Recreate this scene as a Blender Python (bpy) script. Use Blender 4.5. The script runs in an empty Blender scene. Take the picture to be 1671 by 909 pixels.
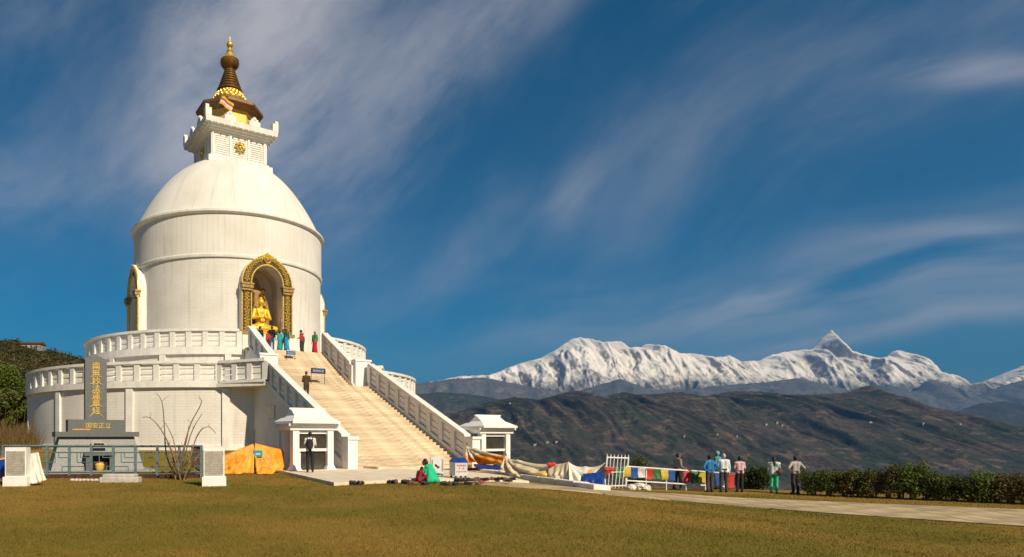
import bpy, bmesh, math, random
import numpy as np
from mathutils import Vector, Matrix, Euler
random.seed(7); rng = np.random.default_rng(7)
R = math.radians
sc = bpy.context.scene
col = sc.collection
# ------------------------------------------------------------------ camera
F, CX, HY = 1040.0, 540.0, 712.0            # focal length, principal point and horizon in photo pixels (1671 x 909)
EYE = 1.6
cam = bpy.data.cameras.new('camera'); camo = bpy.data.objects.new('camera', cam); col.objects.link(camo)
cam.sensor_width = 36; cam.lens = 36 * F / 1671
cam.shift_x = (835.5 - CX) / 1671; cam.shift_y = (HY - 454.5) / 1671
cam.clip_start = 0.2; cam.clip_end = 120000
camo.location = (0, 0, EYE); camo.rotation_euler = (R(90), 0, 0)
sc.camera = camo
# ------------------------------------------------------------------ sun, sky, exposure
SUN_AZ, SUN_EL = R(145), R(37)               # azimuth clockwise from +Y
sdir = Vector((math.sin(SUN_AZ) * math.cos(SUN_EL), math.cos(SUN_AZ) * math.cos(SUN_EL), math.sin(SUN_EL)))
sun = bpy.data.lights.new('sun', 'SUN'); suno = bpy.data.objects.new('sun', sun); col.objects.link(suno)
sun.energy = 5.0; sun.angle = R(0.5); sun.color = (1.0, 0.86, 0.64)
suno.rotation_euler = (-sdir).to_track_quat('-Z', 'Y').to_euler(); suno.location = (30, -30, 40)
sc.view_settings.view_transform = 'Standard'; sc.view_settings.look = 'None'
sc.view_settings.exposure = 0.26; sc.view_settings.gamma = 1.0; sc.view_settings.use_curve_mapping = False
sc.cycles.volume_bounces = 0; sc.cycles.max_bounces = 4; sc.cycles.caustics_reflective = False; sc.cycles.caustics_refractive = False

class NT:
    def __init__(s, tree): s.t = tree; s.t.nodes.clear()
    def n(s, typ, **kw):
        nd = s.t.nodes.new(typ)
        for k, v in kw.items():
            if k.startswith('_'): setattr(nd, k[1:], v)
        for k, v in kw.items():
            if k.startswith('_'): continue
            key = int(k[1:]) if k[0] == 'i' and k[1:].isdigit() else k.replace('__', ' ')
            s.put(nd.inputs[key], v)
        return nd
    def put(s, sock, v):
        if isinstance(v, bpy.types.NodeSocket): s.t.links.new(v, sock)
        else:
            try: sock.default_value = v
            except Exception: sock.default_value = (*v, 1.0) if len(v) == 3 else v
    def m(s, op, a, b=0.0, c=None, clamp=False):
        nd = s.t.nodes.new('ShaderNodeMath'); nd.operation = op; nd.use_clamp = clamp
        s.put(nd.inputs[0], a); s.put(nd.inputs[1], b)
        if c is not None: s.put(nd.inputs[2], c)
        return nd.outputs[0]
    def mix(s, fac, a, b, mode='MIX'):
        nd = s.t.nodes.new('ShaderNodeMix'); nd.data_type = 'RGBA'; nd.blend_type = mode
        s.put(nd.inputs[0], fac); s.put(nd.inputs[6], a); s.put(nd.inputs[7], b)
        return nd.outputs[2]
    def ramp(s, v, p0, p1):
        nd = s.t.nodes.new('ShaderNodeMapRange'); nd.interpolation_type = 'SMOOTHSTEP'
        s.put(nd.inputs[0], v); nd.inputs[1].default_value = p0; nd.inputs[2].default_value = p1
        return nd.outputs[0]
    def comb(s, x, y, z):
        nd = s.t.nodes.new('ShaderNodeCombineXYZ')
        s.put(nd.inputs[0], x); s.put(nd.inputs[1], y); s.put(nd.inputs[2], z); return nd.outputs[0]
    def noise(s, vec, scale, detail=4, rough=0.55, dist=0.0):
        nd = s.t.nodes.new('ShaderNodeTexNoise')
        if vec is not None: s.t.links.new(vec, nd.inputs['Vector'])
        nd.inputs['Scale'].default_value = scale; nd.inputs['Detail'].default_value = detail
        nd.inputs['Roughness'].default_value = rough; nd.inputs['Distortion'].default_value = dist
        return nd.outputs[0]

def make_world():
    w = bpy.data.worlds.new('World'); sc.world = w; w.use_nodes = True
    t = NT(w.node_tree)
    sky = t.n('ShaderNodeTexSky', _sky_type='NISHITA', _sun_disc=False, _sun_elevation=SUN_EL, _sun_rotation=SUN_AZ,
              _altitude=1100.0, _air_density=1.0, _dust_density=0.25, _ozone_density=3.5)
    hs = t.n('ShaderNodeHueSaturation', Hue=0.487, Saturation=2.25, Value=0.55, Color=sky.outputs[0])
    tc = t.n('ShaderNodeTexCoord'); d = tc.outputs['Generated']
    sp = t.n('ShaderNodeSeparateXYZ', Vector=d); x, y, z = sp.outputs
    az0 = t.m('ARCTAN2', x, y)
    el0 = t.m('DIVIDE', z, t.m('SQRT', t.m('ADD', t.m('ADD', t.m('MULTIPLY', x, x), t.m('MULTIPLY', y, y)), 1e-4)))
    wn = t.n('ShaderNodeTexNoise', Vector=d, Scale=2.0, Detail=3.0, Roughness=0.5)
    ws = t.n('ShaderNodeSeparateColor', Color=wn.outputs['Color'])
    az = t.m('ADD', az0, t.m('MULTIPLY', t.m('SUBTRACT', ws.outputs[0], 0.5), 0.22))
    el = t.m('ADD', el0, t.m('MULTIPLY', t.m('SUBTRACT', ws.outputs[1], 0.5), 0.20))
    def streak(ang, ku, kv, detail=7, rough=.62, seed=0.0):
        c, s = math.cos(ang), math.sin(ang)
        u = t.m('ADD', t.m('MULTIPLY', az, c * ku), t.m('MULTIPLY', el, s * ku))
        v = t.m('ADD', t.m('MULTIPLY', az, -s * kv), t.m('MULTIPLY', el, c * kv))
        return t.noise(t.comb(u, v, seed), 1.0, detail, rough)
    n1 = streak(R(38), 2.6, 6.0, 9, .62); n2 = streak(R(4), 2.4, 13.0, 5, .55, 5.0)
    def gauss(px, py, wa, wb, rot, amp):
        a = math.atan((px - CX) / F); e = (HY - py) / F * math.cos(a)
        c, s = math.cos(rot), math.sin(rot)
        da = t.m('SUBTRACT', az, a); de = t.m('SUBTRACT', el, e)
        u = t.m('DIVIDE', t.m('ADD', t.m('MULTIPLY', da, c), t.m('MULTIPLY', de, s)), wa / F)
        v = t.m('DIVIDE', t.m('SUBTRACT', t.m('MULTIPLY', de, c), t.m('MULTIPLY', da, s)), wb / F)
        r2 = t.m('ADD', t.m('MULTIPLY', u, u), t.m('MULTIPLY', v, v))
        return t.m('MULTIPLY', t.m('EXPONENT', t.m('MULTIPLY', r2, -1.0)), amp)
    acc = None
    for g in ((455, 10, 200, 105, R(62), 2.1), (430, 180, 190, 95, R(60), .95), (180, 240, 330, 85, R(24), .40),
              (640, 110, 240, 80, R(38), .50), (820, 60, 260, 60, R(36), .45), (560, 330, 200, 70, R(40), .3),
              (90, 40, 150, 40, R(30), .35), (1150, 230, 420, 110, R(22), .11), (1450, 80, 330, 120, R(10), .17),
              (690, 440, 150, 40, R(25), .28), (960, 300, 60, 30, R(40), .35)):
        q = gauss(*g); acc = q if acc is None else t.m('ADD', acc, q)
    dens = t.m('MULTIPLY', acc, t.ramp(n1, .22, .76))
    lo = None
    for g in ((1560, 120, 60, 16, R(-6), 1.0), (1350, 505, 330, 28, R(0), .75), (1560, 543, 260, 14, R(4), .9),
              (1640, 422, 70, 14, R(-8), .9), (1480, 450, 220, 50, R(8), .4), (960, 470, 160, 22, R(-8), .22), (1100, 560, 600, 60, 0.0, .16)):
        q = gauss(*g); lo = q if lo is None else t.m('ADD', lo, q)
    dens = t.m('ADD', dens, t.m('MULTIPLY', lo, t.ramp(n2, .25, .75)))
    wide = t.m('MULTIPLY', t.ramp(n1, .46, .80), 0.07)          # thin cirrus over the whole dome
    dens = t.m('MULTIPLY', t.m('SUBTRACT', 1.0, t.m('EXPONENT', t.m('MULTIPLY', t.m('ADD', dens, wide), -1.15))), 0.92)
    dens = t.m('MULTIPLY', dens, t.ramp(z, -0.02, 0.04))
    c = t.mix(dens, hs.outputs[0], (5.0, 4.75, 4.9))
    bg = t.n('ShaderNodeBackground', Color=c, Strength=0.10)
    t.n('ShaderNodeOutputWorld', Surface=bg.outputs[0])
    w.cycles.sampling_method = 'MANUAL'; w.cycles.sample_map_resolution = 256
make_world()

# ------------------------------------------------------------------ helpers
ORG = {}                                      # world origin of every object that may be a parent
def tag(o, label=None, cat=None, group=None, kind=None):
    if label: o['label'] = label
    if cat: o['category'] = cat
    if group: o['group'] = group
    if kind: o['kind'] = kind
    return o
def empty(name, loc, label, cat, group=None):
    o = bpy.data.objects.new(name, None); col.objects.link(o); o.location = loc; o.empty_display_size = .3
    ORG[o.name] = Vector(loc); return tag(o, label, cat, group)
def place(name, me, parent=None, loc=(0, 0, 0), rot=None):
    o = bpy.data.objects.new(name, me); col.objects.link(o)
    L = Vector(loc)
    if parent is not None:
        o.parent = parent; o.location = L - ORG[parent.name]; ORG[o.name] = L
    else: o.location = L; ORG[o.name] = L
    if rot: o.rotation_euler = rot
    return o
X3, Y3, Z3 = Vector((1, 0, 0)), Vector((0, 1, 0)), Vector((0, 0, 1))
class MB:
    def __init__(s): s.v = []; s.f = []; s.m = []; s.cm = 0
    def add(s, vs, fs):
        k = len(s.v); s.v += [tuple(v) for v in vs]; s.f += [tuple(i + k for i in f) for f in fs]; s.m += [s.cm] * len(fs)
        return s
    def hexa(s, p):     # 8 points: bottom 4 ccw, top 4 ccw
        return s.add(p, [(3, 2, 1, 0), (4, 5, 6, 7), (0, 1, 5, 4), (1, 2, 6, 5), (2, 3, 7, 6), (3, 0, 4, 7)])
    def box(s, c, sx, sy, sz, ax=(X3, Y3, Z3)):
        c = Vector(c); a, b, d = ax[0] * (sx / 2), ax[1] * (sy / 2), ax[2] * (sz / 2)
        return s.hexa([c - a - b - d, c + a - b - d, c + a + b - d, c - a + b - d, c - a - b + d, c + a - b + d, c + a + b + d, c - a + b + d])
    def prism(s, poly, off):       # poly list of Vector, extruded by off
        n = len(poly); off = Vector(off); P = [Vector(p) for p in poly]
        return s.add(P + [p + off for p in P], [tuple(range(n))[::-1], tuple(range(n, 2 * n))] + [(i, (i + 1) % n, n + (i + 1) % n, n + i) for i in range(n)])
    def tube(s, pts, rad, n=8, cap=True):
        pts = [Vector(p) for p in pts]; k = len(pts)
        if not hasattr(rad, '__len__'): rad = [rad] * k
        vs = []; up = None
        for i, p in enumerate(pts):
            d = (pts[min(i + 1, k - 1)] - pts[max(i - 1, 0)]).normalized()
            if up is None: up = X3 if abs(d.z) > .8 else Z3
            a = d.cross(up)
            if a.length < 1e-4: a = d.cross(Y3)
            a.normalize(); b = a.cross(d); up = b
            vs += [p + (a * math.cos(2 * math.pi * j / n) + b * math.sin(2 * math.pi * j / n)) * rad[i] for j in range(n)]
        fs = [(i * n + j, i * n + (j + 1) % n, (i + 1) * n + (j + 1) % n, (i + 1) * n + j) for i in range(k - 1) for j in range(n)]
        if cap: fs += [tuple(range(n))[::-1], tuple(range((k - 1) * n, k * n))]
        return s.add(vs, fs)
    def ball(s, c, rx, ry=None, rz=None, n=12, m=8, rot=None):
        ry = ry or rx; rz = rz or rx; c = Vector(c); vs = []
        for i in range(m + 1):
            th = math.pi * i / m
            for j in range(n):
                p = Vector((rx * math.sin(th) * math.cos(2 * math.pi * j / n), ry * math.sin(th) * math.sin(2 * math.pi * j / n), rz * math.cos(th)))
                if rot: p = rot @ p
                vs.append(c + p)
        return s.add(vs, [(i * n + j, (i + 1) * n + j, (i + 1) * n + (j + 1) % n, i * n + (j + 1) % n) for i in range(m) for j in range(n)])
    def capsule(s, a, b, ra, rb, n=10):
        a, b = Vector(a), Vector(b); d = (b - a)
        L = max(d.length, 1e-5); d = d / L; pts = []; rr = []
        for k in range(5):
            th = math.pi / 2 * (1 - k / 4); pts.append(a - d * ra * math.sin(th)); rr.append(max(ra * math.cos(th), ra * .02))
        for k in range(5):
            th = math.pi / 2 * k / 4; pts.append(b + d * rb * math.sin(th)); rr.append(max(rb * math.cos(th), rb * .02))
        return s.tube(pts, rr, n)
    def lathe(s, prof, c=(0, 0, 0), n=96, a0=0.0, a1=2 * math.pi, ang=None, drop=None):
        c = Vector(c); full = ang is None and abs(a1 - a0 - 2 * math.pi) < 1e-6
        A = ang or [a0 + (a1 - a0) * i / n for i in range(n if full else n + 1)]
        na = len(A); vs = []
        for (r, z) in prof:
            for a in A: vs.append(c + pol(r, a) + Vector((0, 0, z)))
        fs = []
        for i in range(len(prof) - 1):
            for j in range(na if full else na - 1):
                j2 = (j + 1) % na
                if drop and drop(A[j], A[j2] if j2 else A[j] + .01, prof[i], prof[i + 1]): continue
                fs.append((i * na + j, i * na + j2, (i + 1) * na + j2, (i + 1) * na + j))
        return s.add(vs, fs)
    def arc(s, r0, r1, z0, z1, a0, a1, n, c=(0, 0, 0)):       # solid ring sector
        c = Vector(c); vs = []
        for i in range(n + 1):
            a = a0 + (a1 - a0) * i / n
            for (r, z) in ((r0, z0), (r1, z0), (r1, z1), (r0, z1)): vs.append(c + pol(r, a) + Vector((0, 0, z)))
        fs = [(4 * i + j, 4 * i + (j + 1) % 4, 4 * i + 4 + (j + 1) % 4, 4 * i + 4 + j) for i in range(n) for j in range(4)]
        fs += [(0, 3, 2, 1), (4 * n, 4 * n + 1, 4 * n + 2, 4 * n + 3)]
        return s.add(vs, fs)
    def mesh(s, name, mats, smooth=False, org=(0, 0, 0)):
        me = bpy.data.meshes.new(name); o = Vector(org)
        me.from_pydata([(v[0] - o.x, v[1] - o.y, v[2] - o.z) for v in s.v], [], s.f)
        mats = mats if isinstance(mats, (list, tuple)) else [mats]
        for m in mats: me.materials.append(m)
        if len(mats) > 1: me.polygons.foreach_set('material_index', s.m)
        bm = bmesh.new(); bm.from_mesh(me); bmesh.ops.recalc_face_normals(bm, faces=bm.faces); bm.to_mesh(me); bm.free()
        if smooth:
            me.polygons.foreach_set('use_smooth', [True] * len(me.polygons))
            if smooth != 'all': me.set_sharp_from_angle(angle=R(35))
        me.update(); return me
    def build(s, name, mats, parent=None, smooth=False, org=None):
        o = Vector(org) if org is not None else (ORG[parent.name] if parent is not None else Vector((0, 0, 0)))
        return place(name, s.mesh(name, mats, smooth, o), parent, o)
def npmesh(name, V, Fc, mats, smooth=False):
    me = bpy.data.meshes.new(name); k = Fc.shape[1]
    me.vertices.add(len(V)); me.vertices.foreach_set('co', np.asarray(V, np.float32).ravel())
    me.loops.add(Fc.size); me.loops.foreach_set('vertex_index', np.asarray(Fc, np.int32).ravel())
    me.polygons.add(len(Fc)); me.polygons.foreach_set('loop_start', np.arange(0, Fc.size, k, dtype=np.int32))
    if smooth: me.polygons.foreach_set('use_smooth', np.ones(len(Fc), bool))
    for m in (mats if isinstance(mats, (list, tuple)) else [mats]): me.materials.append(m)
    me.update(calc_edges=True); me.validate(); return me
def text(name, s, mat, parent, loc, size, rot, depth=.006, align='CENTER'):
    cu = bpy.data.curves.new(name, 'FONT'); cu.body = s; cu.size = size; cu.extrude = depth; cu.align_x = align; cu.align_y = 'CENTER'
    o = bpy.data.objects.new(name, cu); col.objects.link(o)
    bpy.context.view_layer.update()
    me = bpy.data.meshes.new_from_object(o.evaluated_get(bpy.context.evaluated_depsgraph_get()))
    bpy.data.objects.remove(o); bpy.data.curves.remove(cu)
    me.materials.clear(); me.materials.append(mat)
    return place(name, me, parent, loc, rot)

# numpy gradient noise
_perm = np.random.default_rng(3).permutation(512); _perm = np.concatenate([_perm, _perm])
_gr = np.random.default_rng(4).normal(size=(512, 2)); _gr /= np.linalg.norm(_gr, axis=1)[:, None]
def pn(x, y):
    xi = np.floor(x).astype(int); yi = np.floor(y).astype(int); xf = x - xi; yf = y - yi
    def g(ix, iy, fx, fy):
        k = _perm[(_perm[ix & 511] + iy) & 511]; return _gr[k, 0] * fx + _gr[k, 1] * fy
    u = xf * xf * xf * (xf * (xf * 6 - 15) + 10); v = yf * yf * yf * (yf * (yf * 6 - 15) + 10)
    a = g(xi, yi, xf, yf); b = g(xi + 1, yi, xf - 1, yf); c = g(xi, yi + 1, xf, yf - 1); d = g(xi + 1, yi + 1, xf - 1, yf - 1)
    return (a + (b - a) * u) * (1 - v) + (c + (d - c) * u) * v
def fbm(x, y, o=5, ridged=False):
    s = 0; a = 1; t = 0
    for i in range(o):
        n = pn(x * 2 ** i + 17.3 * i, y * 2 ** i - 9.1 * i)
        if ridged: n = 1 - 2.2 * np.abs(n)
        s = s + a * n; t += a; a *= .5
    return s / t
def sm(x): x = np.clip(x, 0, 1); return x * x * (3 - 2 * x)

# ------------------------------------------------------------------ materials
def mat(name, c, rough=.7, var=.14, scale=4.0, bump=0.0, bscale=None, metal=0.0, c2=None, stretch=(1, 1, 1), rnd=0.0, spec=.4, detail=6):
    m = bpy.data.materials.new(name); m.use_nodes = True; t = NT(m.node_tree)
    tc = t.n('ShaderNodeTexCoord'); mp = t.n('ShaderNodeMapping', Vector=tc.outputs['Object'], Scale=stretch)
    n = t.noise(mp.outputs[0], scale, detail)
    a = tuple(x * (1 - var) for x in c); b = c2 or tuple(min(x * (1 + var), .95) for x in c)
    cc = t.mix(t.ramp(n, .3, .7), a, b)
    if rnd:
        oi = t.n('ShaderNodeObjectInfo')
        hv = t.n('ShaderNodeHueSaturation', Value=t.m('ADD', t.m('MULTIPLY', oi.outputs['Random'], 2 * rnd), 1 - rnd), Color=cc); cc = hv.outputs[0]
    p = t.n('ShaderNodeBsdfPrincipled', Base__Color=cc, Roughness=rough, Metallic=metal)
    p.inputs['Specular IOR Level'].default_value = spec
    if bump:
        bn = t.noise(tc.outputs['Object'], bscale or scale * 6, 5)
        bp = t.n('ShaderNodeBump', Strength=bump, Distance=.02, Height=bn); t.put(p.inputs['Normal'], bp.outputs[0])
    t.n('ShaderNodeOutputMaterial', Surface=p.outputs[0]); return m

def wall_mat(name, brick=True, vert=False):
    """white-washed masonry on a cylinder about the object's origin: brick courses or vertical joints, rain streaks"""
    m = bpy.data.materials.new(name); m.use_nodes = True; t = NT(m.node_tree)
    tc = t.n('ShaderNodeTexCoord'); sp = t.n('ShaderNodeSeparateXYZ', Vector=tc.outputs['Object']); x, y, z = sp.outputs
    a = t.m('ARCTAN2', x, t.m('MULTIPLY', y, -1.0)); r = t.m('SQRT', t.m('ADD', t.m('MULTIPLY', x, x), t.m('MULTIPLY', y, y)))
    u = t.m('MULTIPLY', a, t.m('MAXIMUM', r, 3.0) if (brick or vert) else 7.0)
    big = t.noise(t.comb(u, z, 0.0), .35, 5)
    stk = t.noise(t.comb(t.m('MULTIPLY', u, 3.2), t.m('MULTIPLY', z, .22), 4.0), 1.0, 6, .6)
    fine = t.noise(tc.outputs['Object'], 7.0, 6)
    c = t.mix(t.ramp(big, .3, .75), (.80, .765, .70), (.70, .655, .58))
    c = t.mix(t.m('MULTIPLY', t.ramp(stk, .50, .76), .52 if not vert else .42), c, (.47, .42, .345))
    c = t.mix(t.m('MULTIPLY', t.ramp(fine, .5, .8), .16), c, (.55, .50, .42))
    h = fine
    if brick:
        br = t.n('ShaderNodeTexBrick', Vector=t.comb(u, z, 0.0), Scale=1.0, Color1=(1, 1, 1, 1), Color2=(.82, .82, .82, 1), Mortar=(0, 0, 0, 1))
        br.inputs['Mortar Size'].default_value = .012; br.inputs['Brick Width'].default_value = .62; br.inputs['Row Height'].default_value = .17
        br.inputs['Mortar Smooth'].default_value = .3
        c = t.mix(t.m('MULTIPLY', t.m('SUBTRACT', 1.0, br.outputs['Color']), .34), c, (.36, .31, .24))
        h = br.outputs['Color']
    if vert:
        w = t.n('ShaderNodeTexWave', Vector=t.comb(u, 0.0, 0.0), Scale=.78, _wave_type='BANDS', _bands_direction='X')
        w.inputs['Distortion'].default_value = 0.0
        ln = t.ramp(w.outputs['Fac'], .0, .10)
        c = t.mix(t.m('MULTIPLY', t.m('SUBTRACT', 1.0, ln), .22), c, (.50, .45, .36)); h = ln
    p = t.n('ShaderNodeBsdfPrincipled', Base__Color=c, Roughness=.75); p.inputs['Specular IOR Level'].default_value = .25
    bp = t.n('ShaderNodeBump', Strength=.35, Distance=.012, Height=h); t.put(p.inputs['Normal'], bp.outputs[0])
    t.n('ShaderNodeOutputMaterial', Surface=p.outputs[0]); return m

M = {}
M['brickwall'] = wall_mat('whitewashed_brick'); M['vertwall'] = wall_mat('whitewashed_joints', False, True); M['plaster'] = wall_mat('whitewash', False)
M['white'] = mat('white_paint', (.78, .745, .68), .6, .09, 2.2, .12, 14, stretch=(1, 1, .5))
M['white2'] = mat('bright_white_paint', (.83, .81, .77), .55, .05, 3)
M['dingy'] = mat('weathered_white_paint', (.66, .62, .54), .75, .2, 3.0, .2, 20)
M['stair'] = mat('cream_stone', (.62, .49, .33), .75, .24, 2.6, .25, 18, stretch=(.6, .6, 2.2), rnd=.15)
M['pave'] = mat('pale_paving', (.78, .65, .48), .8, .12, 1.6, .2, 12)
M['slab'] = mat('path_slab', (.46, .345, .195), .85, .34, .9, .4, 16, rnd=.2)
M['joint'] = mat('path_joint', (.20, .16, .10), .9, .3, 4, .3)
M['gold'] = mat('gold_leaf', (.80, .50, .08), .34, .2, 6, .15, 20, metal=.55, c2=(.95, .66, .14))
M['goldpaint'] = mat('gold_paint', (.78, .50, .10), .5, .12, 3, metal=.15)
M['bronze'] = mat('dark_bronze', (.30, .15, .04), .32, .25, 5, .1, metal=.6)
M['roofbrown'] = mat('brown_metal_roof', (.19, .095, .038), .5, .2, 4, metal=.3)
M['oldgold'] = mat('dull_gold', (.34, .21, .07), .5, .3, 8, .2, metal=.35)
M['enamel'] = mat('brown_enamel', (.075, .045, .014), .5, .3, 8)
M['black'] = mat('black_enamel', (.02, .017, .014), .5, .2, 6)
M['recess'] = mat('niche_plaster', (.68, .57, .44), .8, .12, 3)
M['granite'] = mat('dark_granite', (.125, .13, .122), .5, .22, 25, .05, 60, spec=.5)
M['granite2'] = mat('grey_granite', (.27, .275, .26), .6, .18, 18, .1, 60)
M['fence'] = mat('blue_grey_paint', (.13, .19, .20), .5, .2, 6)
M['orange'] = mat('orange_tarp', (.85, .30, .018), .55, .2, 2.5, c2=(.9, .40, .04))
M['orange2'] = mat('burnt_orange_tarp', (.72, .24, .02), .6, .2, 2.5)
M['yellow'] = mat('yellow_cloth', (.80, .52, .10), .7, .12, 3)
M['cream'] = mat('cream_cloth', (.64, .53, .36), .75, .14, 3, .1, 20)
M['cream2'] = mat('pale_cloth', (.74, .68, .56), .75, .10, 3, .1, 20)
M['bluetarp'] = mat('blue_tarp', (.012, .05, .27), .45, .2, 4)
M['red'] = mat('red_cloth', (.52, .04, .03), .7, .15, 5)
M['green'] = mat('green_cloth', (.04, .17, .05), .7, .15, 5)
M['fyellow'] = mat('yellow_flag_cloth', (.55, .42, .05), .7, .1, 5)
M['fblue'] = mat('blue_flag_cloth', (.02, .08, .30), .7, .1, 5)
M['fwhite'] = mat('white_flag_cloth', (.62, .60, .58), .7, .1, 5)
M['skin'] = mat('skin', (.30, .16, .09), .55, .08, 10)
M['hair'] = mat('black_hair', (.012, .010, .009), .5, .3, 30)
M['greyhair'] = mat('grey_hair', (.45, .42, .39), .6, .2, 30)
M['shoe'] = mat('shoe_leather', (.03, .022, .018), .5, .3, 12)
M['shoe2'] = mat('shoe_tan', (.16, .09, .05), .6, .3, 12)
M['shoe3'] = mat('shoe_pink', (.50, .10, .12), .6, .2, 12)
M['soil'] = mat('red_soil', (.075, .03, .018), .95, .4, 8, .5)
M['bark'] = mat('bark', (.10, .065, .04), .9, .3, 8, .4)
M['twig'] = mat('dry_twig', (.20, .13, .075), .85, .3, 8, .2)
M['stone'] = mat('pale_stone', (.52, .47, .40), .85, .2, 6, .4)
M['signblue'] = mat('sign_blue', (.012, .03, .12), .4, .1, 4)
M['signteal'] = mat('sign_teal', (.02, .12, .20), .4, .1, 4)
M['lamp_glass'] = mat('notice_glass', (.05, .045, .035), .08, .3, 2, spec=.8)
M['metal'] = mat('dark_metal', (.10, .09, .08), .5, .2, 8, metal=.6)
M['print_red'] = mat('red_print', (.45, .05, .05), .6, .1, 5)
M['print_grey'] = mat('grey_print', (.30, .27, .26), .6, .1, 5)
M['inscr'] = mat('inscribed_stone', (.44, .39, .31), .8, .2, 9, .3, 40)
M['teal_card'] = mat('teal_card', (.03, .36, .42), .5, .1, 5)
def cloth(name, c): return mat(name, c, .85, .18, 6, .15, 40)
def leafmat(name, c, c2, rnd=.0, sc_=1.2):
    m = bpy.data.materials.new(name); m.use_nodes = True; t = NT(m.node_tree)
    tc = t.n('ShaderNodeTexCoord'); n = t.noise(tc.outputs['Object'], sc_, 4)
    n2 = t.noise(tc.outputs['Object'], sc_ * 14, 2)
    cc = t.mix(t.ramp(n, .3, .7), c, c2); cc = t.mix(t.m('MULTIPLY', n2, .5), cc, tuple(x * .5 for x in c))
    p = t.n('ShaderNodeBsdfPrincipled', Base__Color=cc, Roughness=.6); p.inputs['Specular IOR Level'].default_value = .3
    tr = t.n('ShaderNodeBsdfTranslucent', Color=cc)
    mx = t.n('ShaderNodeMixShader', Fac=.22, i1=p.outputs[0], i2=tr.outputs[0])
    t.n('ShaderNodeOutputMaterial', Surface=mx.outputs[0]); return m
M['leaf'] = leafmat('leaf_green', (.085, .115, .018), (.14, .13, .025))
M['leaf_bright'] = leafmat('leaf_bright', (.12, .17, .02), (.17, .20, .03))
M['leaf_dry'] = leafmat('leaf_dry', (.13, .105, .025), (.18, .13, .03))
M['leaf_dark'] = leafmat('leaf_dark', (.05, .07, .014), (.09, .09, .02))
M['reed'] = leafmat('dry_reed', (.17, .11, .04), (.24, .16, .06))
M['hillveg'] = leafmat('hill_scrub', (.075, .075, .02), (.14, .10, .032), sc_=.06)

def grass_mat():
    m = bpy.data.materials.new('lawn_blades'); m.use_nodes = True; t = NT(m.node_tree)
    ge = t.n('ShaderNodeNewGeometry'); v = ge.outputs['Position']
    a = t.noise(v, .16, 5, .6); b = t.noise(v, .9, 4, .6); d = t.noise(v, 40.0, 2)
    c = t.mix(t.ramp(t.m('ADD', t.m('MULTIPLY', a, .65), t.m('MULTIPLY', b, .35)), .40, .60), (.17, .138, .016), (.32, .195, .036))
    c = t.mix(t.m('MULTIPLY', t.ramp(d, .40, .75), .55), c, (.33, .24, .08)); c = t.mix(t.m('MULTIPLY', t.ramp(b, .58, .70), .6), c, (.15, .085, .028))
    p = t.n('ShaderNodeBsdfPrincipled', Base__Color=c, Roughness=.7); p.inputs['Specular IOR Level'].default_value = .2
    tr = t.n('ShaderNodeBsdfTranslucent', Color=c); mx = t.n('ShaderNodeMixShader', Fac=.25, i1=p.outputs[0], i2=tr.outputs[0])
    t.n('ShaderNodeOutputMaterial', Surface=mx.outputs[0]); return m
M['grass'] = grass_mat()

# ------------------------------------------------------------------ stupa frame
SC = Vector((-8.57, 54.0, 0.0))
AX = R(29)
N = Vector((math.sin(AX), -math.cos(AX), 0)); T = Vector((math.cos(AX), math.sin(AX), 0))
FR = (T, -N, Z3)                                   # box axes: along w, back, up
ROTZ = AX                                          # object rotation whose local -Y faces N
def pol(r, a): return N * (r * math.cos(a)) + T * (r * math.sin(a))
def P(s, w, z=0.0): return SC + N * s + T * w + Z3 * z
def W(px, y, z=None, py=None):
    x = (px - CX) / F * y
    return Vector((x, y, EYE + (HY - py) / F * y if py is not None else z))
def gz(x, y):
    x = np.asarray(x, float); y = np.asarray(y, float)
    z = -.85 * sm((x - 2) / 15)
    r = np.hypot(x - SC.x, y - SC.y)
    z = z + .75 * sm((23.5 - r) / 6)
    ye = np.interp(x, [-3000, -60, -30, 0, 6, 12, 16, 22, 30, 45, 60, 3000], [900, 150, 100, 66, 44, 32.0, 30.4, 28.6, 26.2, 21, 14, -1500])
    d = np.maximum(0, y - ye)
    z = z - np.minimum(d * .62 * sm(d / 3.0 + .15), 420)
    return z
def g1(x, y): return float(gz(x, y))

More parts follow.
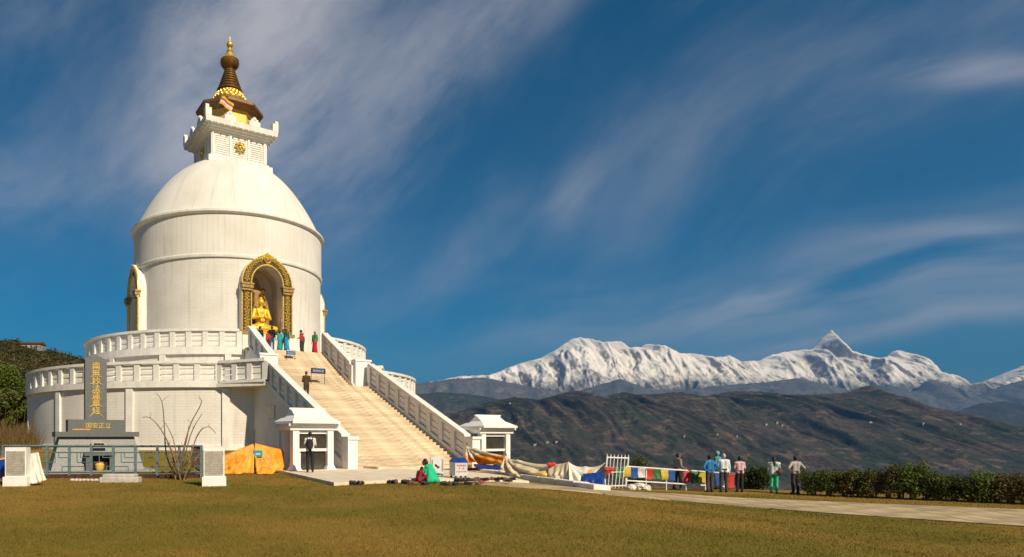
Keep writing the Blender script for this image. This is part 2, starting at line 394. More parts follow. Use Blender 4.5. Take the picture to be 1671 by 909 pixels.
# ------------------------------------------------------------------ ground (one sheet to the horizon)
def ground():
    def axis(lo, hi, step, far):
        a = list(np.arange(lo, hi + 1e-6, step)); d = step
        while a[-1] < far: d *= 1.22; a.append(a[-1] + d)
        d = step
        while a[0] > -far: d *= 1.22; a.insert(0, a[0] - d)
        return np.array(a)
    xs = axis(-32, 34, .5, 60000); ys = axis(-6, 60, .5, 60000)
    Xg, Yg = np.meshgrid(xs, ys); Zg = gz(Xg, Yg) + .018 * fbm(Xg * .5, Yg * .5, 4) * (np.abs(Xg) < 60)
    V = np.stack([Xg, Yg, Zg], -1).reshape(-1, 3); nx, ny = len(xs), len(ys)
    i, j = np.meshgrid(np.arange(nx - 1), np.arange(ny - 1)); k = (j * nx + i).ravel()
    Fc = np.stack([k, k + 1, k + nx + 1, k + nx], -1)
    m = bpy.data.materials.new('lawn_ground'); m.use_nodes = True; t = NT(m.node_tree)
    tc = t.n('ShaderNodeTexCoord'); v = tc.outputs['Object']; sp = t.n('ShaderNodeSeparateXYZ', Vector=v)
    a = t.noise(v, .16, 5, .6); b = t.noise(v, .9, 6); c3 = t.noise(v, 22.0, 4)
    c = t.mix(t.ramp(a, .42, .60), (.18, .142, .017), (.30, .18, .036))
    c = t.mix(t.m('MULTIPLY', t.ramp(b, .5, .75), .6), c, (.17, .15, .02))
    c = t.mix(t.m('MULTIPLY', t.ramp(c3, .45, .7), .5), c, (.12, .08, .02))
    far = t.ramp(sp.outputs[2], -2.5, -12.0)
    vn = t.noise(v, .004, 8); cv = t.mix(t.ramp(vn, .35, .65), (.03, .045, .018), (.08, .07, .035))
    c = t.mix(far, c, cv)
    p = t.n('ShaderNodeBsdfPrincipled', Base__Color=c, Roughness=.95); p.inputs['Specular IOR Level'].default_value = .1
    bp = t.n('ShaderNodeBump', Strength=.5, Distance=.03, Height=c3); t.put(p.inputs['Normal'], bp.outputs[0])
    t.n('ShaderNodeOutputMaterial', Surface=p.outputs[0])
    o = place('ground', npmesh('ground', V, Fc, m, True)); tag(o, kind='structure')
ground()

# ------------------------------------------------------------------ mountains
def range_(name, pts, Y0, thick, m, nu, nv, amp, seed, zb, px0, px1, fu, fv, kpow=1.25, jag=0.0, spurs=False):
    px = np.linspace(px0, px1, nu); pp = np.array(pts, float)
    pr = np.interp(px, pp[:, 0], pp[:, 1]) + jag * fbm(px / 9.0 + seed, px * 0 + seed, 4)
    prof = (HY - pr) / F                                   # tangent of elevation along the plane Y = Y0
    x = (px - CX) / F * Y0; zc = EYE + prof * Y0
    v = np.linspace(0, 1, nv); VV, XX = np.meshgrid(v, x, indexing='ij'); ZC = np.broadcast_to(zc, VV.shape)
    YY = Y0 - thick * VV
    ph = fbm(XX / Y0 * 14 + seed, VV * 2.0 + seed, 3) * .9
    rid = fbm(XX / Y0 * fu + seed * 3 + ph, VV * fv + ph * .8, 6, True)
    fine = fbm(XX / Y0 * fu * 5 + seed, VV * fv * 6, 4, True)
    Z = zb + (ZC - zb) * (1 - VV) ** kpow + amp * (rid * .9 + fine * .22 - .15) * np.clip(VV * 6, 0, 1) * (1 - VV) ** .6
    if spurs:                       # long ridges running down the faces, gullied at finer and finer scale
        U = XX / Y0; q_ = fbm(U * 9 + seed, VV * 1.5, 3) * 1.1
        big = fbm(U * 15 + q_ + seed, VV * 1.1 + q_ * .35, 3, True); med = fbm(U * 44 + q_ * 2.6, VV * 2.6 + q_, 4, True); sml = fbm(U * 130 + q_ * 5, VV * 9 + big, 4, True)
        w_ = np.clip(VV * 5, 0, 1) * (1 - VV) ** .5
        Z = zb + (ZC - zb) * (1 - VV) ** kpow + amp * w_ * (1.15 * big + .42 * med + .16 * sml - .45)
    YY = YY + thick * .05 * fbm(XX / Y0 * 20, VV * 5 + seed, 3) * np.clip(VV * 5, 0, 1)
    pxv = CX + F * XX / YY
    lim = EYE + np.interp(pxv, px, prof, left=prof[0], right=prof[-1]) * YY - VV * amp * .10
    Z = np.minimum(Z, lim)
    V = np.stack([XX, YY, Z], -1)
    back = np.stack([x, np.full_like(x, Y0 + thick * .5), np.full_like(x, zb)], -1)[None]
    V = np.concatenate([back, V], 0).reshape(-1, 3)
    i, j = np.meshgrid(np.arange(nu - 1), np.arange(nv)); k = (j * nu + i).ravel()
    Fc = np.stack([k, k + nu, k + nu + 1, k + 1], -1)
    o = place(name, npmesh(name, V, Fc, m, True)); tag(o, kind='structure'); return o
def rock_snow():
    m = bpy.data.materials.new('snow_and_rock'); m.use_nodes = True; t = NT(m.node_tree)
    ge = t.n('ShaderNodeNewGeometry'); sp = t.n('ShaderNodeSeparateXYZ', Vector=ge.outputs['Position'])
    sn = t.n('ShaderNodeSeparateXYZ', Vector=ge.outputs['Normal'])
    st_ = t.n('ShaderNodeMapping', Vector=ge.outputs['Position'], Scale=(1.0, 1.0, .55)); n = t.noise(st_.outputs[0], .0052, 11, .72); n2 = t.noise(ge.outputs['Position'], .0006, 4)
    alt = t.ramp(t.m('ADD', sp.outputs[2], t.m('MULTIPLY', t.m('SUBTRACT', n, .5), 1500.0)), 1100.0, 1750.0)
    steep = t.ramp(t.m('ADD', t.m('ADD', sn.outputs[2], t.m('MULTIPLY', t.ramp(sp.outputs[2], 1900.0, 3000.0), .22)), t.m('MULTIPLY', t.m('SUBTRACT', n, .5), 1.1)), .40, .62)
    rock = t.mix(n2, (.24, .205, .19), (.36, .31, .28))
    low = t.mix(n, (.09, .088, .085), (.15, .135, .12))  # ground below the snow, paled in colour to suggest haze
    c = t.mix(steep, rock, (.96, .89, .80)); c = t.mix(alt, low, c)
    p = t.n('ShaderNodeBsdfPrincipled', Base__Color=c, Roughness=.8); p.inputs['Specular IOR Level'].default_value = .2
    bp = t.n('ShaderNodeBump', Strength=.7, Distance=40.0, Height=n); t.put(p.inputs['Normal'], bp.outputs[0])
    t.n('ShaderNodeOutputMaterial', Surface=p.outputs[0]); return m
def hill_mat(name, s, c1, c2, c3):
    m = bpy.data.materials.new(name); m.use_nodes = True; t = NT(m.node_tree)
    ge = t.n('ShaderNodeNewGeometry'); v = ge.outputs['Position']
    a = t.noise(v, s, 8, .6); b = t.noise(v, s * 3.7, 7, .6); d = t.noise(v, s * 16, 5, .7)
    c = t.mix(t.ramp(a, .40, .60), c1, c2); c = t.mix(t.m('MULTIPLY', t.ramp(b, .55, .66), .8), c, c3)
    sp = t.n('ShaderNodeSeparateXYZ', Vector=v)
    tz = t.m('SINE', t.m('ADD', t.m('MULTIPLY', sp.outputs[2], .20), t.m('MULTIPLY', a, 9.0)))
    c = t.mix(t.m('MULTIPLY', t.m('MULTIPLY', t.ramp(tz, .2, .9), t.ramp(b, .48, .62)), .38), c, tuple(min(q * 1.3, .4) for q in c3))   # terraced fields
    c = t.mix(t.m('MULTIPLY', t.ramp(d, .46, .60), .55), c, tuple(q * .42 for q in c1))                                               # tree patches
    p = t.n('ShaderNodeBsdfPrincipled', Base__Color=c, Roughness=.95); p.inputs['Specular IOR Level'].default_value = .05
    bp = t.n('ShaderNodeBump', Strength=.8, Distance=14.0, Height=d); t.put(p.inputs['Normal'], bp.outputs[0])
    t.n('ShaderNodeOutputMaterial', Surface=p.outputs[0]); return m
SNOW = [(-600, 640), (300, 640), (560, 640), (640, 632), (700, 624), (750, 614), (800, 612), (822, 603), (850, 592), (880, 585), (905, 572), (925, 558), (937, 552), (945, 551), (965, 553), (985, 558), (1000, 557), (1012, 556),
        (1025, 566), (1045, 567), (1055, 561), (1085, 564), (1110, 576), (1135, 577), (1170, 583), (1190, 580), (1210, 590), (1240, 588), (1255, 580), (1280, 574), (1300, 572), (1325, 570), (1340, 553), (1350, 545),
        (1357, 538), (1365, 546), (1385, 566), (1392, 573), (1410, 578), (1430, 584), (1448, 582), (1455, 574), (1463, 571), (1490, 577), (1515, 584), (1530, 598), (1537, 608), (1560, 612), (1575, 618), (1584, 627),
        (1600, 624), (1625, 614), (1650, 605), (1664, 598), (1671, 597), (1700, 585), (1760, 600), (1850, 590), (2000, 620), (2600, 640)]
range_('snow_mountains', SNOW, 18000, 4200, rock_snow(), 1500, 170, 620, 2.2, -420, 500, 2300, 34, 3.2, 1.1, 3.0, True)
BL = [(-600, 650), (500, 645), (600, 640), (697, 624), (740, 618), (790, 616), (830, 624), (880, 634), (930, 642), (985, 626), (1012, 618), (1050, 632), (1100, 638), (1150, 632), (1200, 627), (1250, 624), (1300, 617), (1335, 624),
      (1385, 636), (1425, 627), (1460, 634), (1490, 640), (1510, 622), (1530, 620), (1552, 632), (1580, 652), (1610, 640), (1640, 628), (1671, 620), (1750, 630), (2300, 640)]
range_('blue_foothills', BL, 15600, 3000, hill_mat('haze_paled_slopes', .0008, (.10, .10, .10), (.135, .125, .12), (.19, .175, .165)), 500, 60, 300, 5.1, -420, 300, 2300, 26, 2.6, 1.2, 2.0)  # slope greys lightened: extra distance haze put into the base colour
R1 = [(300, 660), (600, 648), (697, 642), (720, 640), (760, 643), (800, 648), (850, 662), (900, 680), (1000, 700), (1400, 700), (1500, 690), (1560, 672), (1600, 658), (1640, 655), (1671, 662), (1720, 670), (2300, 680)]
range_('valley_ridges', R1, 9500, 2200, hill_mat('ridge_forest', .0012, (.04, .05, .045), (.06, .06, .055), (.09, .085, .075)), 400, 50, 160, 8.4, -420, 300, 2300, 24, 2.4, 1.2, 1.5)
MID = [(200, 720), (600, 712), (690, 695), (720, 680), (760, 668), (800, 655), (840, 648), (880, 652), (920, 641), (950, 637), (985, 648), (1015, 640), (1050, 644), (1110, 640), (1150, 646), (1200, 638), (1240, 639), (1290, 644),
       (1340, 644), (1385, 640), (1405, 633), (1421, 629), (1440, 636), (1465, 645), (1490, 651), (1520, 664), (1560, 671), (1600, 680), (1671, 696), (1760, 712), (2100, 740)]
hillo = range_('forested_hill', MID, 5600, 2600, hill_mat('hill_forest', .0022, (.040, .048, .032), (.080, .064, .052), (.17, .12, .09)), 1000, 150, 120, 3.7, -430, 250, 2200, 22, 3.0, 1.0, 3.2, True)
# houses far away on the hill
def hill_z(px, py):
    """point on the forested hill seen at a pixel"""
    dg = bpy.context.evaluated_depsgraph_get()
    o = Vector((0, 0, EYE)); d = Vector(((px - CX) / F, 1, (HY - py) / F)).normalized()
    ok, loc, nrm, idx = hillo.ray_cast(o, d, distance=20000)
    return loc if ok else None
bpy.context.view_layer.update()
M['farwall'] = mat('far_house_wall', (.36, .33, .30), .8, .05, .1); M['farroof'] = mat('far_house_roof', (.30, .22, .17), .8, .1, .1)
for k, (px, py, w_, h_) in enumerate([(a_, b_, c_ * .6, d_ * .6) for a_, b_, c_, d_ in [(873, 727, 34, 12), (893, 723, 28, 10), (908, 722, 30, 9), (1250, 694, 26, 12), (1268, 691, 30, 12), (1276, 695, 22, 9), (1116, 713, 16, 10), (1202, 713, 14, 9), (1170, 710, 18, 8), (1506, 692, 20, 9), (1566, 693, 18, 9), (832, 659, 22, 9), (1420, 690, 34, 8)]]):
    q = hill_z(px, py)
    if q is None: continue
    q = q + Vector((0, -3, 3.0))
    e = empty('distant_house', q, ['leftmost of three white houses clustered low on the far hill', 'middle one of three white houses clustered low on the far hill', 'rightmost of three white houses clustered low on the far hill', 'left one of the white houses below the pointed snow peak', 'largest white house below the pointed snow peak', 'right one of the white houses below the pointed snow peak', 'tiny house above the man in grey shirt', 'tiny lone house above the woman in pink', 'tiny house above the old man in white', 'tiny house on the right shoulder of the far hill', 'rightmost tiny house on the far hill', 'tiny house near the left end of the far ridge', 'long pale building below the summit of the far hill'][k], 'house', 'houses scattered on the far hill')
    b = MB(); b.box(q + Z3 * (h_ / 2 - 6), w_, 7, h_ + 12); b.build('wall', M['farwall'], e)
    b = MB(); b.prism([q + Vector((-w_ / 2 - 1, -4.5, h_ + .2)), q + Vector((-w_ / 2 - 1, 4.5, h_ + .2)), q + Vector((-w_ / 2 - 1, 0, h_ + 2))], (w_ + 2, 0, 0)); b.build('roof', M['farroof'], e)

# near hillside on the left
HILL = [(-900, 500), (-400, 520), (-100, 548), (0, 556), (25, 554), (60, 566), (100, 576), (135, 585), (180, 602), (260, 640), (330, 690), (420, 716)]
def hillside():
    px = np.linspace(-900, 420, 220); pr = np.interp(px, *np.array(HILL, float).T) + 1.6 * fbm(px / 14, px * 0, 3)
    Y0, Y1 = 235.0, 64.0; v = np.linspace(0, 1, 60); x0 = (px - CX) / F * Y0; zc = EYE + (HY - pr) / F * Y0
    VV, XX = np.meshgrid(v, x0, indexing='ij'); YY = Y0 + (Y1 - Y0) * VV
    XX = XX * (1 - .55 * VV)
    Z = -1.0 + (zc[None] + 1.0) * (1 - VV) ** 1.15 + 1.3 * fbm(XX / 18, YY / 18, 4) * np.clip(VV * 8, 0, 1)
    V = np.concatenate([np.stack([x0, np.full_like(x0, 330.), np.full_like(x0, -60.)], -1)[None], np.stack([XX, YY, Z], -1)], 0)
    nu = len(px); i, j = np.meshgrid(np.arange(nu - 1), np.arange(60)); k = (j * nu + i).ravel()
    Fc = np.stack([k, k + nu, k + nu + 1, k + 1], -1)
    o = place('hillside', npmesh('hillside', V.reshape(-1, 3), Fc, hill_mat('hillside_soil', .03, (.055, .05, .018), (.10, .07, .028), (.14, .09, .04)), True)); tag(o, kind='structure')
    # scrub mass
    G = V[1:]; pts = []
    for _ in range(9000):
        a = random.random() ** .8 * 57; b = random.uniform(60, 215); i0, j0 = int(a), int(b)
        p = G[i0, j0] * (1 - (a - i0)) + G[min(i0 + 1, 59), j0] * (a - i0); pts.append(p + np.array([random.uniform(-.6, .6), 0, 0]))
    pts = np.array(pts); n = 18; sz = rng.uniform(.45, 1.25, len(pts))
    c = np.repeat(pts, n, 0) + rng.normal(size=(len(pts) * n, 3)) * np.repeat(sz, n)[:, None] * np.array([.55, .55, .45]) + np.repeat(sz, n)[:, None] * np.array([0, 0, .6])
    o = place('hillside_scrub', leafquads('hillside_scrub', c, np.repeat(sz, n) * .36, M['hillveg'])); tag(o, 'dark scrub and small trees covering the hillside behind the white terrace', 'scrub', kind='stuff')
    return G
def leafquads(name, c, size, m, flat=0.0):
    k = len(c); a = rng.normal(size=(k, 3)); a /= np.linalg.norm(a, axis=1)[:, None]; b = rng.normal(size=(k, 3))
    b -= (a * b).sum(1)[:, None] * a; b /= np.linalg.norm(b, axis=1)[:, None]
    s = np.broadcast_to(size, (k,))[:, None]
    V = np.stack([c - a * s, c - b * s * .55, c + a * s, c + b * s * .55], 1).reshape(-1, 3)
    return npmesh(name, V, np.arange(4 * k).reshape(-1, 4), m)
HG = hillside()
def crown_pts(blobs, n):
    w = np.array([b[3] * b[4] * b[5] for b in blobs]) ** .67; w /= w.sum(); out = []
    for b, f in zip(blobs, w):
        k = max(8, int(n * f)); d = rng.normal(size=(k, 3)); d /= np.linalg.norm(d, axis=1)[:, None]
        r = rng.uniform(.25, 1, k) ** .45 * (1 + .16 * rng.normal(size=k)); out.append(np.array(b[:3]) + d * r[:, None] * np.array(b[3:6]))
    return np.concatenate(out)
def tree(name, base, h, w, m, label, cat, group=None, n=5000, ls=.16, trunk=.12, low=.25):
    e = empty(name, base, label, cat, group); base = Vector(base)
    b = MB(); top = base + Vector((random.uniform(-.05, .05) * h, 0, h * .8))
    b.tube([base - Z3 * .3, base.lerp(top, .35) + Vector((.03 * h, 0, 0)), base.lerp(top, .7), top], [trunk, trunk * .75, trunk * .45, trunk * .15], 8)
    blobs = []
    for k in range(9):
        a = k * 2.4 + random.random(); zz = h * random.uniform(low + .1, .88); rr = w * random.uniform(.2, .62) * (1.15 - zz / h * .6)
        q = base + Vector((math.cos(a) * rr, math.sin(a) * rr, zz)); st = base.lerp(top, max(.15, zz / h - .22))
        b.tube([st, st.lerp(q, .5) + Z3 * .05 * h, q], [trunk * .4, trunk * .28, trunk * .1], 5)
        s = w * random.uniform(.26, .44); blobs.append((*q, s, s, s * random.uniform(.6, .85)))
    blobs.append((*(base + Z3 * h * .9), w * .3, w * .3, h * .1))
    b.build('trunk', M['bark'], e, True)
    place('crown', leafquads('crown', crown_pts(blobs, n) - np.array(base), rng.uniform(.6, 1.3, sum(max(8, 1) for _ in [0]) and 1) * ls, m), e, base)
    return e
def shrub(base, h, w, m, label, group, n=1500, ls=.045, stems=7, cat='shrub', name='shrub', d=None, sparse=False):
    e = empty(name, base, label, cat, group); base = Vector(base); d = d or w
    b = MB(); blobs = []
    for k in range(stems):
        a = k * 2.4 + random.random(); q = base + Vector((math.cos(a) * w * random.uniform(.2, .8), math.sin(a) * d * random.uniform(.2, .8), h * random.uniform(.55, .85)))
        b.tube([base - Z3 * .05 + Vector((math.cos(a) * .06, math.sin(a) * .06, 0)), base.lerp(q, .5) + Vector((0, 0, .05)), q], [.022, .016, .007], 5)
        s = w * random.uniform(.34, .52); blobs.append((*q, s, min(s, d * .6), h * random.uniform(.17, .3)))
        if not sparse:
            q2 = base + Vector((math.cos(a + 1) * w * .55, math.sin(a + 1) * d * .55, h * random.uniform(.25, .45))); blobs.append((*q2, s * .9, s * .8, h * .2))
    b.build('stem', M['twig'], e, True)
    place('foliage', leafquads('foliage', crown_pts(blobs, n) - np.array(base), ls, m), e, base)
    return e

# ------------------------------------------------------------------ stupa
ST = empty('stupa', SC, 'large white domed stupa with two balustraded terraces, gilded niche and golden spire', 'stupa')
def part(name): # an Empty-like holder is not wanted: parts are meshes
    pass
Z1, Z2 = 4.8, 7.45                                  # terrace floors
R1_, R2_ = 15.4, 11.3                              # wall radii
BASE_Z = .3
DH, DP = 6.3, 2.6
def stupa():
    o0 = ORG[ST.name]
    def gap(r, hw): return math.asin(hw / r)
    # lower terrace
    g = gap(R1_, 3.85); A0, A1 = g, 2 * math.pi - g
    wall = MB().arc(R1_ - .5, R1_, BASE_Z, 4.56, A0, A1, 140, SC).build('lower_terrace_wall', M['brickwall'], ST, True)
    MB().arc(R1_ - .4, R1_ + .10, BASE_Z, 1.02, A0 + .004, A1 - .004, 140, SC).build('base_course', M['white'], wall, True)
    for k in range(16):
        a = R(-20.5 - 22.5 * k)
        if k == 0: a = R(-20.8)
        if abs(math.remainder(a, 2 * math.pi)) < g + .05: continue
        c = SC + pol(R1_ - .02, a); ax = (pol(1, a + math.pi / 2), pol(1, a), Z3)
        MB().box(c + Z3 * ((BASE_Z + 4.5) / 2), .46, .34, 4.5 - BASE_Z, ax).build('pilaster', M['white'], wall, org=c)
    led = MB(); led.arc(6.5, R1_ + .20, 4.56, Z1, A0, A1, 140, SC)
    for sg in (-1, 1):       # balcony wedges beside the stairs
        led.prism([P(14.36, sg * 6.08, 4.57), P(17.3, sg * 3.86, 4.57), P(12, sg * 3.86, 4.57)], (0, 0, Z1 - 4.57 - .004))
    led.build('lower_terrace_ledge', M['white'], ST, True)
    # upper terrace
    g2 = gap(R2_, 2.95); B0, B1 = g2, 2 * math.pi - g2
    wall2 = MB().arc(R2_ - .5, R2_, Z1, Z2 - .35, B0, B1, 120, SC).build('upper_terrace_wall', M['brickwall'], ST, True)
    for k in range(16):
        a = R(-20.5 - 22.5 * k)
        if abs(math.remainder(a, 2 * math.pi)) < g2 + .05: continue
        c = SC + pol(R2_ + .05, a); MB().box(c + Z3 * ((Z1 + Z2 - .36) / 2), .42, .3, Z2 - .36 - Z1, (pol(1, a + math.pi / 2), pol(1, a), Z3)).build('pilaster', M['white'], wall2, org=c)
    MB().arc(5.5, R2_ + .20, Z2 - .35, Z2, B0, B1, 120, SC).build('upper_terrace_ledge', M['white'], ST, True)
    # drum with openings for the niches
    def inarch(d, z, grow=.12):
        hw = 1.22 + grow
        if z < 9.1 - grow: return False
        if z < 12.9: return abs(d) < hw
        return (d / hw) ** 2 + ((z - 12.9) / (1.25 + grow)) ** 2 < 1
    def drop(a, b, p, q):
        am = (a + b) / 2; zm = (p[1] + q[1]) / 2
        for k in range(4):
            dd = math.remainder(am - k * math.pi / 2, 2 * math.pi)
            if abs(dd) < .35 and inarch(7.8 * math.sin(dd), zm): return True
        return False
    zz = list(np.arange(Z2, 14.61, .11)); MB().lathe([(7.68, z) for z in zz], SC, 480, drop=drop).build('drum_wall', M['brickwall'], ST, True)
    d2 = MB(); d2.lathe([(7.5, 14.58), (7.80, 14.64), (7.83, 14.72), (7.83, 14.84), (7.76, 14.9)], SC, 160); d2.build('drum_moulding', M['white'], ST, True)
    MB().lathe([(7.76, 14.88), (7.76, 17.82)], SC, 160).build('upper_drum_wall', M['vertwall'], ST, True)
    MB().lathe([(7.7, 17.78), (7.92, 17.86), (7.98, 17.93), (7.98, 18.08), (7.9, 18.16), (7.6, 18.18)], SC, 160).build('drum_cornice', M['white'], ST, True)
    pr = [(r, 18.15 + DH * (1 - (r / 7.70) ** DP)) for r in np.linspace(7.70, 2.0, 40)]
    MB().lathe(pr, SC, 160).build('dome', M['plaster'], ST, True)
    # railings ------------------------------------------------------------
    def post_mesh(h, wd, dp): return MB().box((0, 0, h / 2), wd, dp, h).mesh('post', M['white'])
    def slat_mesh(L, h, t):
        b = MB(); q = [(-t * .5, -h * .3), (-t * .3, -h * .5), (t * .3, -h * .5), (t * .5, -h * .3), (t * .5, h * .3), (t * .3, h * .5), (-t * .3, h * .5), (-t * .5, h * .3)]
        b.prism([Vector((-L / 2, y, z)) for y, z in q], (L, 0, 0)); return b.mesh('slat', M['white'])
    def ring_rail(name, r, zf, a0, a1, n, H=1.36):
        cop = MB(); cop.arc(r - .24, r + .22, zf + H - .17, zf + H, a0, a1, n * 2, SC)
        rail = cop.build(name, M['white'], ST, True)
        MB().arc(r - .18, r + .18, zf, zf + .14, a0, a1, n * 2, SC).build('curb', M['white'], rail, True)
        da = (a1 - a0) / n; pm = post_mesh(H - .15, .36, .34); L = da * r - .35
        sm_ = slat_mesh(L, .285, .15); rest = MB()
        for i in range(n + 1):
            a = a0 + da * i; c = SC + pol(r, a) + Z3 * (zf + .0)
            cv = (Vector((0, 0, 0)) - SC); cv.z = 0; vis = pol(1, a).dot(cv.normalized()) > -.12
            rz = AX + a
            if vis or True: place('post', pm, rail, c, (0, 0, rz))
            if i == n: break
            a += da / 2; vis = pol(1, a).dot(cv.normalized()) > .0
            for k in range(3):
                c = SC + pol(r * math.cos(da / 2), a) + Z3 * (zf + .33 + .335 * k)
                if vis: place('slat', sm_, rail, c, (0, 0, AX + a))
                else: rest.box(c, L, .15, .28, (pol(1, a + math.pi / 2), pol(1, a), Z3))
        if rest.v: tag(rest.build('rear_slats', M['white'], rail), kind='stuff')
        return rail
    def straight_rail(name, a, b, n, H=1.36, parent=None, drop_to=None, base=True):
        """balustrade from a to b (floor points); slopes with them"""
        a, b = Vector(a), Vector(b); d = b - a; hd = Vector((d.x, d.y, 0)); L = hd.length; hx = hd / L; sid = Z3.cross(hx)
        def bar(p, q, z0, z1, th):
            p, q = Vector(p), Vector(q); s_ = sid * (th / 2)
            return [p - s_ + Z3 * z0, q - s_ + Z3 * z0, q + s_ + Z3 * z0, p + s_ + Z3 * z0, p - s_ + Z3 * z1, q - s_ + Z3 * z1, q + s_ + Z3 * z1, p + s_ + Z3 * z1]
        cop = MB(); cop.hexa(bar(a, b, H - .17, H, .46)); rail = cop.build(name, M['white'], ST, org=a)
        MB().hexa(bar(a, b, -.02, .14, .38)).build('curb', M['white'], rail)
        for i in range(n + 1):
            c = a.lerp(b, i / n); sl = d.z / L * .17
            pm = MB(); e0, e1 = c - hx * .17, c + hx * .17; e0 = e0 - Z3 * sl; e1 = e1 + Z3 * sl
            pm.hexa(bar(e0, e1, .1, H - .16, .33)); pm.build('post', M['white'], rail, org=c)
            if i == n: break
            p, q = a.lerp(b, (i + .17 / (L / n)) / n), a.lerp(b, (i + 1 - .17 / (L / n)) / n)
            for k in range(3): MB().hexa(bar(p, q, .19 + .335 * k, .47 + .335 * k, .14)).build('slat', M['white'], rail, org=c)
        return rail
    ring_rail('lower_balustrade', R1_ + .02, Z1, R(22.5), 2 * math.pi - R(22.5), 68)
    ring_rail('upper_balustrade', R2_ + .02, Z2, g2 + .03, B1 - .03, 58)
    for sg in (-1, 1): straight_rail('balcony_balustrade', P(14.4, sg * 5.82, Z1), P(17.0, sg * 3.95, Z1), 3)
    # staircase ------------------------------------------------------------
    HW = 3.5; S0, S1 = 25.75, 16.4; n = 30
    core = MB(); core.prism([P(12.0, -HW - .02, .0), P(S0, -HW - .02, .0), P(S1 - .1, -HW - .02, Z1 - .3), P(12.0, -HW - .02, Z1 - .2)], T * (2 * HW + .04))
    stairs = core.build('staircase', M['stair'], ST)
    rise = Z1 / n; run = (S0 - S1) / n
    for k in range(n):
        s_ = S0 - run * k; zt = rise * (k + 1)
        q = MB(); q.box(P(s_ - run * .75, 0, zt - rise * .5 - .02), 2 * HW, run * 1.5, rise + .04, FR)
        q.build('step', M['stair'], stairs, org=P(s_, 0, zt))
    MB().box(P((S1 + 15.4) / 2 - .02, 0, Z1 - .08), 2 * HW + .6, S1 - 15.4 + .04, .18, FR).build('landing', M['stair'], stairs)
    n2 = 16; T0, T1 = 15.6, 11.7; UW = 2.62; rise2 = (Z2 - Z1) / n2; run2 = (T0 - T1) / n2
    MB().prism([P(10.0, -UW - .3, Z1 - .2), P(T0 + .02, -UW - .3, Z1 - .2), P(T1, -UW - .3, Z2 - .4), P(10.0, -UW - .3, Z2 - .3)], T * (2 * UW + .6)).build('upper_flight_core', M['white'], stairs)
    for k in range(n2):
        s_ = T0 - run2 * k; zt = Z1 + rise2 * (k + 1)
        MB().box(P(s_ - run2 * .75, 0, zt - rise2 * .5 - .02), 2 * UW, run2 * 1.5, rise2 + .04, FR).build('step', M['stair'], stairs, org=P(s_, 0, zt))
    MB().box(P(10.2, 0, Z2 - .07), 2 * UW + .9, T1 - 8.6, .14, FR).build('landing', M['stair'], stairs)
    for sg in (-1, 1):
        # flank walls
        fl = MB(); fl.prism([P(14.9, sg * 3.86, BASE_Z - .3), P(26.2, sg * 3.86, -.05), P(26.2, sg * 3.86, .25), P(16.35, sg * 3.86, Z1 + .12), P(14.9, sg * 3.86, Z1 - .01)], T * (-sg * .34)); fl.build('flank_wall', M['plaster'], stairs)
        fu = MB(); fu.prism([P(11.0, sg * (UW + .33), Z1), P(15.9, sg * (UW + .33), Z1), P(15.9, sg * (UW + .33), Z1 + .16), P(11.85, sg * (UW + .33), Z2 + .1), P(11.0, sg * (UW + .33), Z2 + .1)], T * (-sg * .34)); fu.build('flank_wall', M['plaster'], stairs)
        straight_rail('stair_balustrade', P(16.35, sg * 3.69, Z1 + .12), P(25.75, sg * 3.69, .28), 9, 1.42)
        straight_rail('upper_stair_balustrade', P(11.75, sg * (UW + .16), Z2 + .08), P(15.55, sg * (UW + .16), Z1 + .3), 4, 1.40)
        # newels
        nw = MB(); nw.box(P(26.15, sg * 3.69, .72), .52, .52, 1.5, FR); nw.box(P(26.15, sg * 3.69, 1.52), .60, .64, .14, FR); nw.build('newel', M['white2'], stairs)
        nw = MB(); nw.box(P(15.75, sg * (UW + .72), Z1 + .85), 1.15, .5, 1.7, FR); nw.box(P(15.75, sg * (UW + .72), Z1 + 1.75), 1.25, .6, .12, FR); nw.build('newel', M['white2'], stairs)
    # door and window in the shaded flank
    MB().box(P(17.6, -3.87, 3.0), .06, .95, .75, FR).build('flank_window', M['lamp_glass'], stairs)
    MB().box(P(19.2, -3.87, 1.35), .06, .85, 2.1, FR).build('flank_door', M['granite2'], stairs)
    niches(); top()

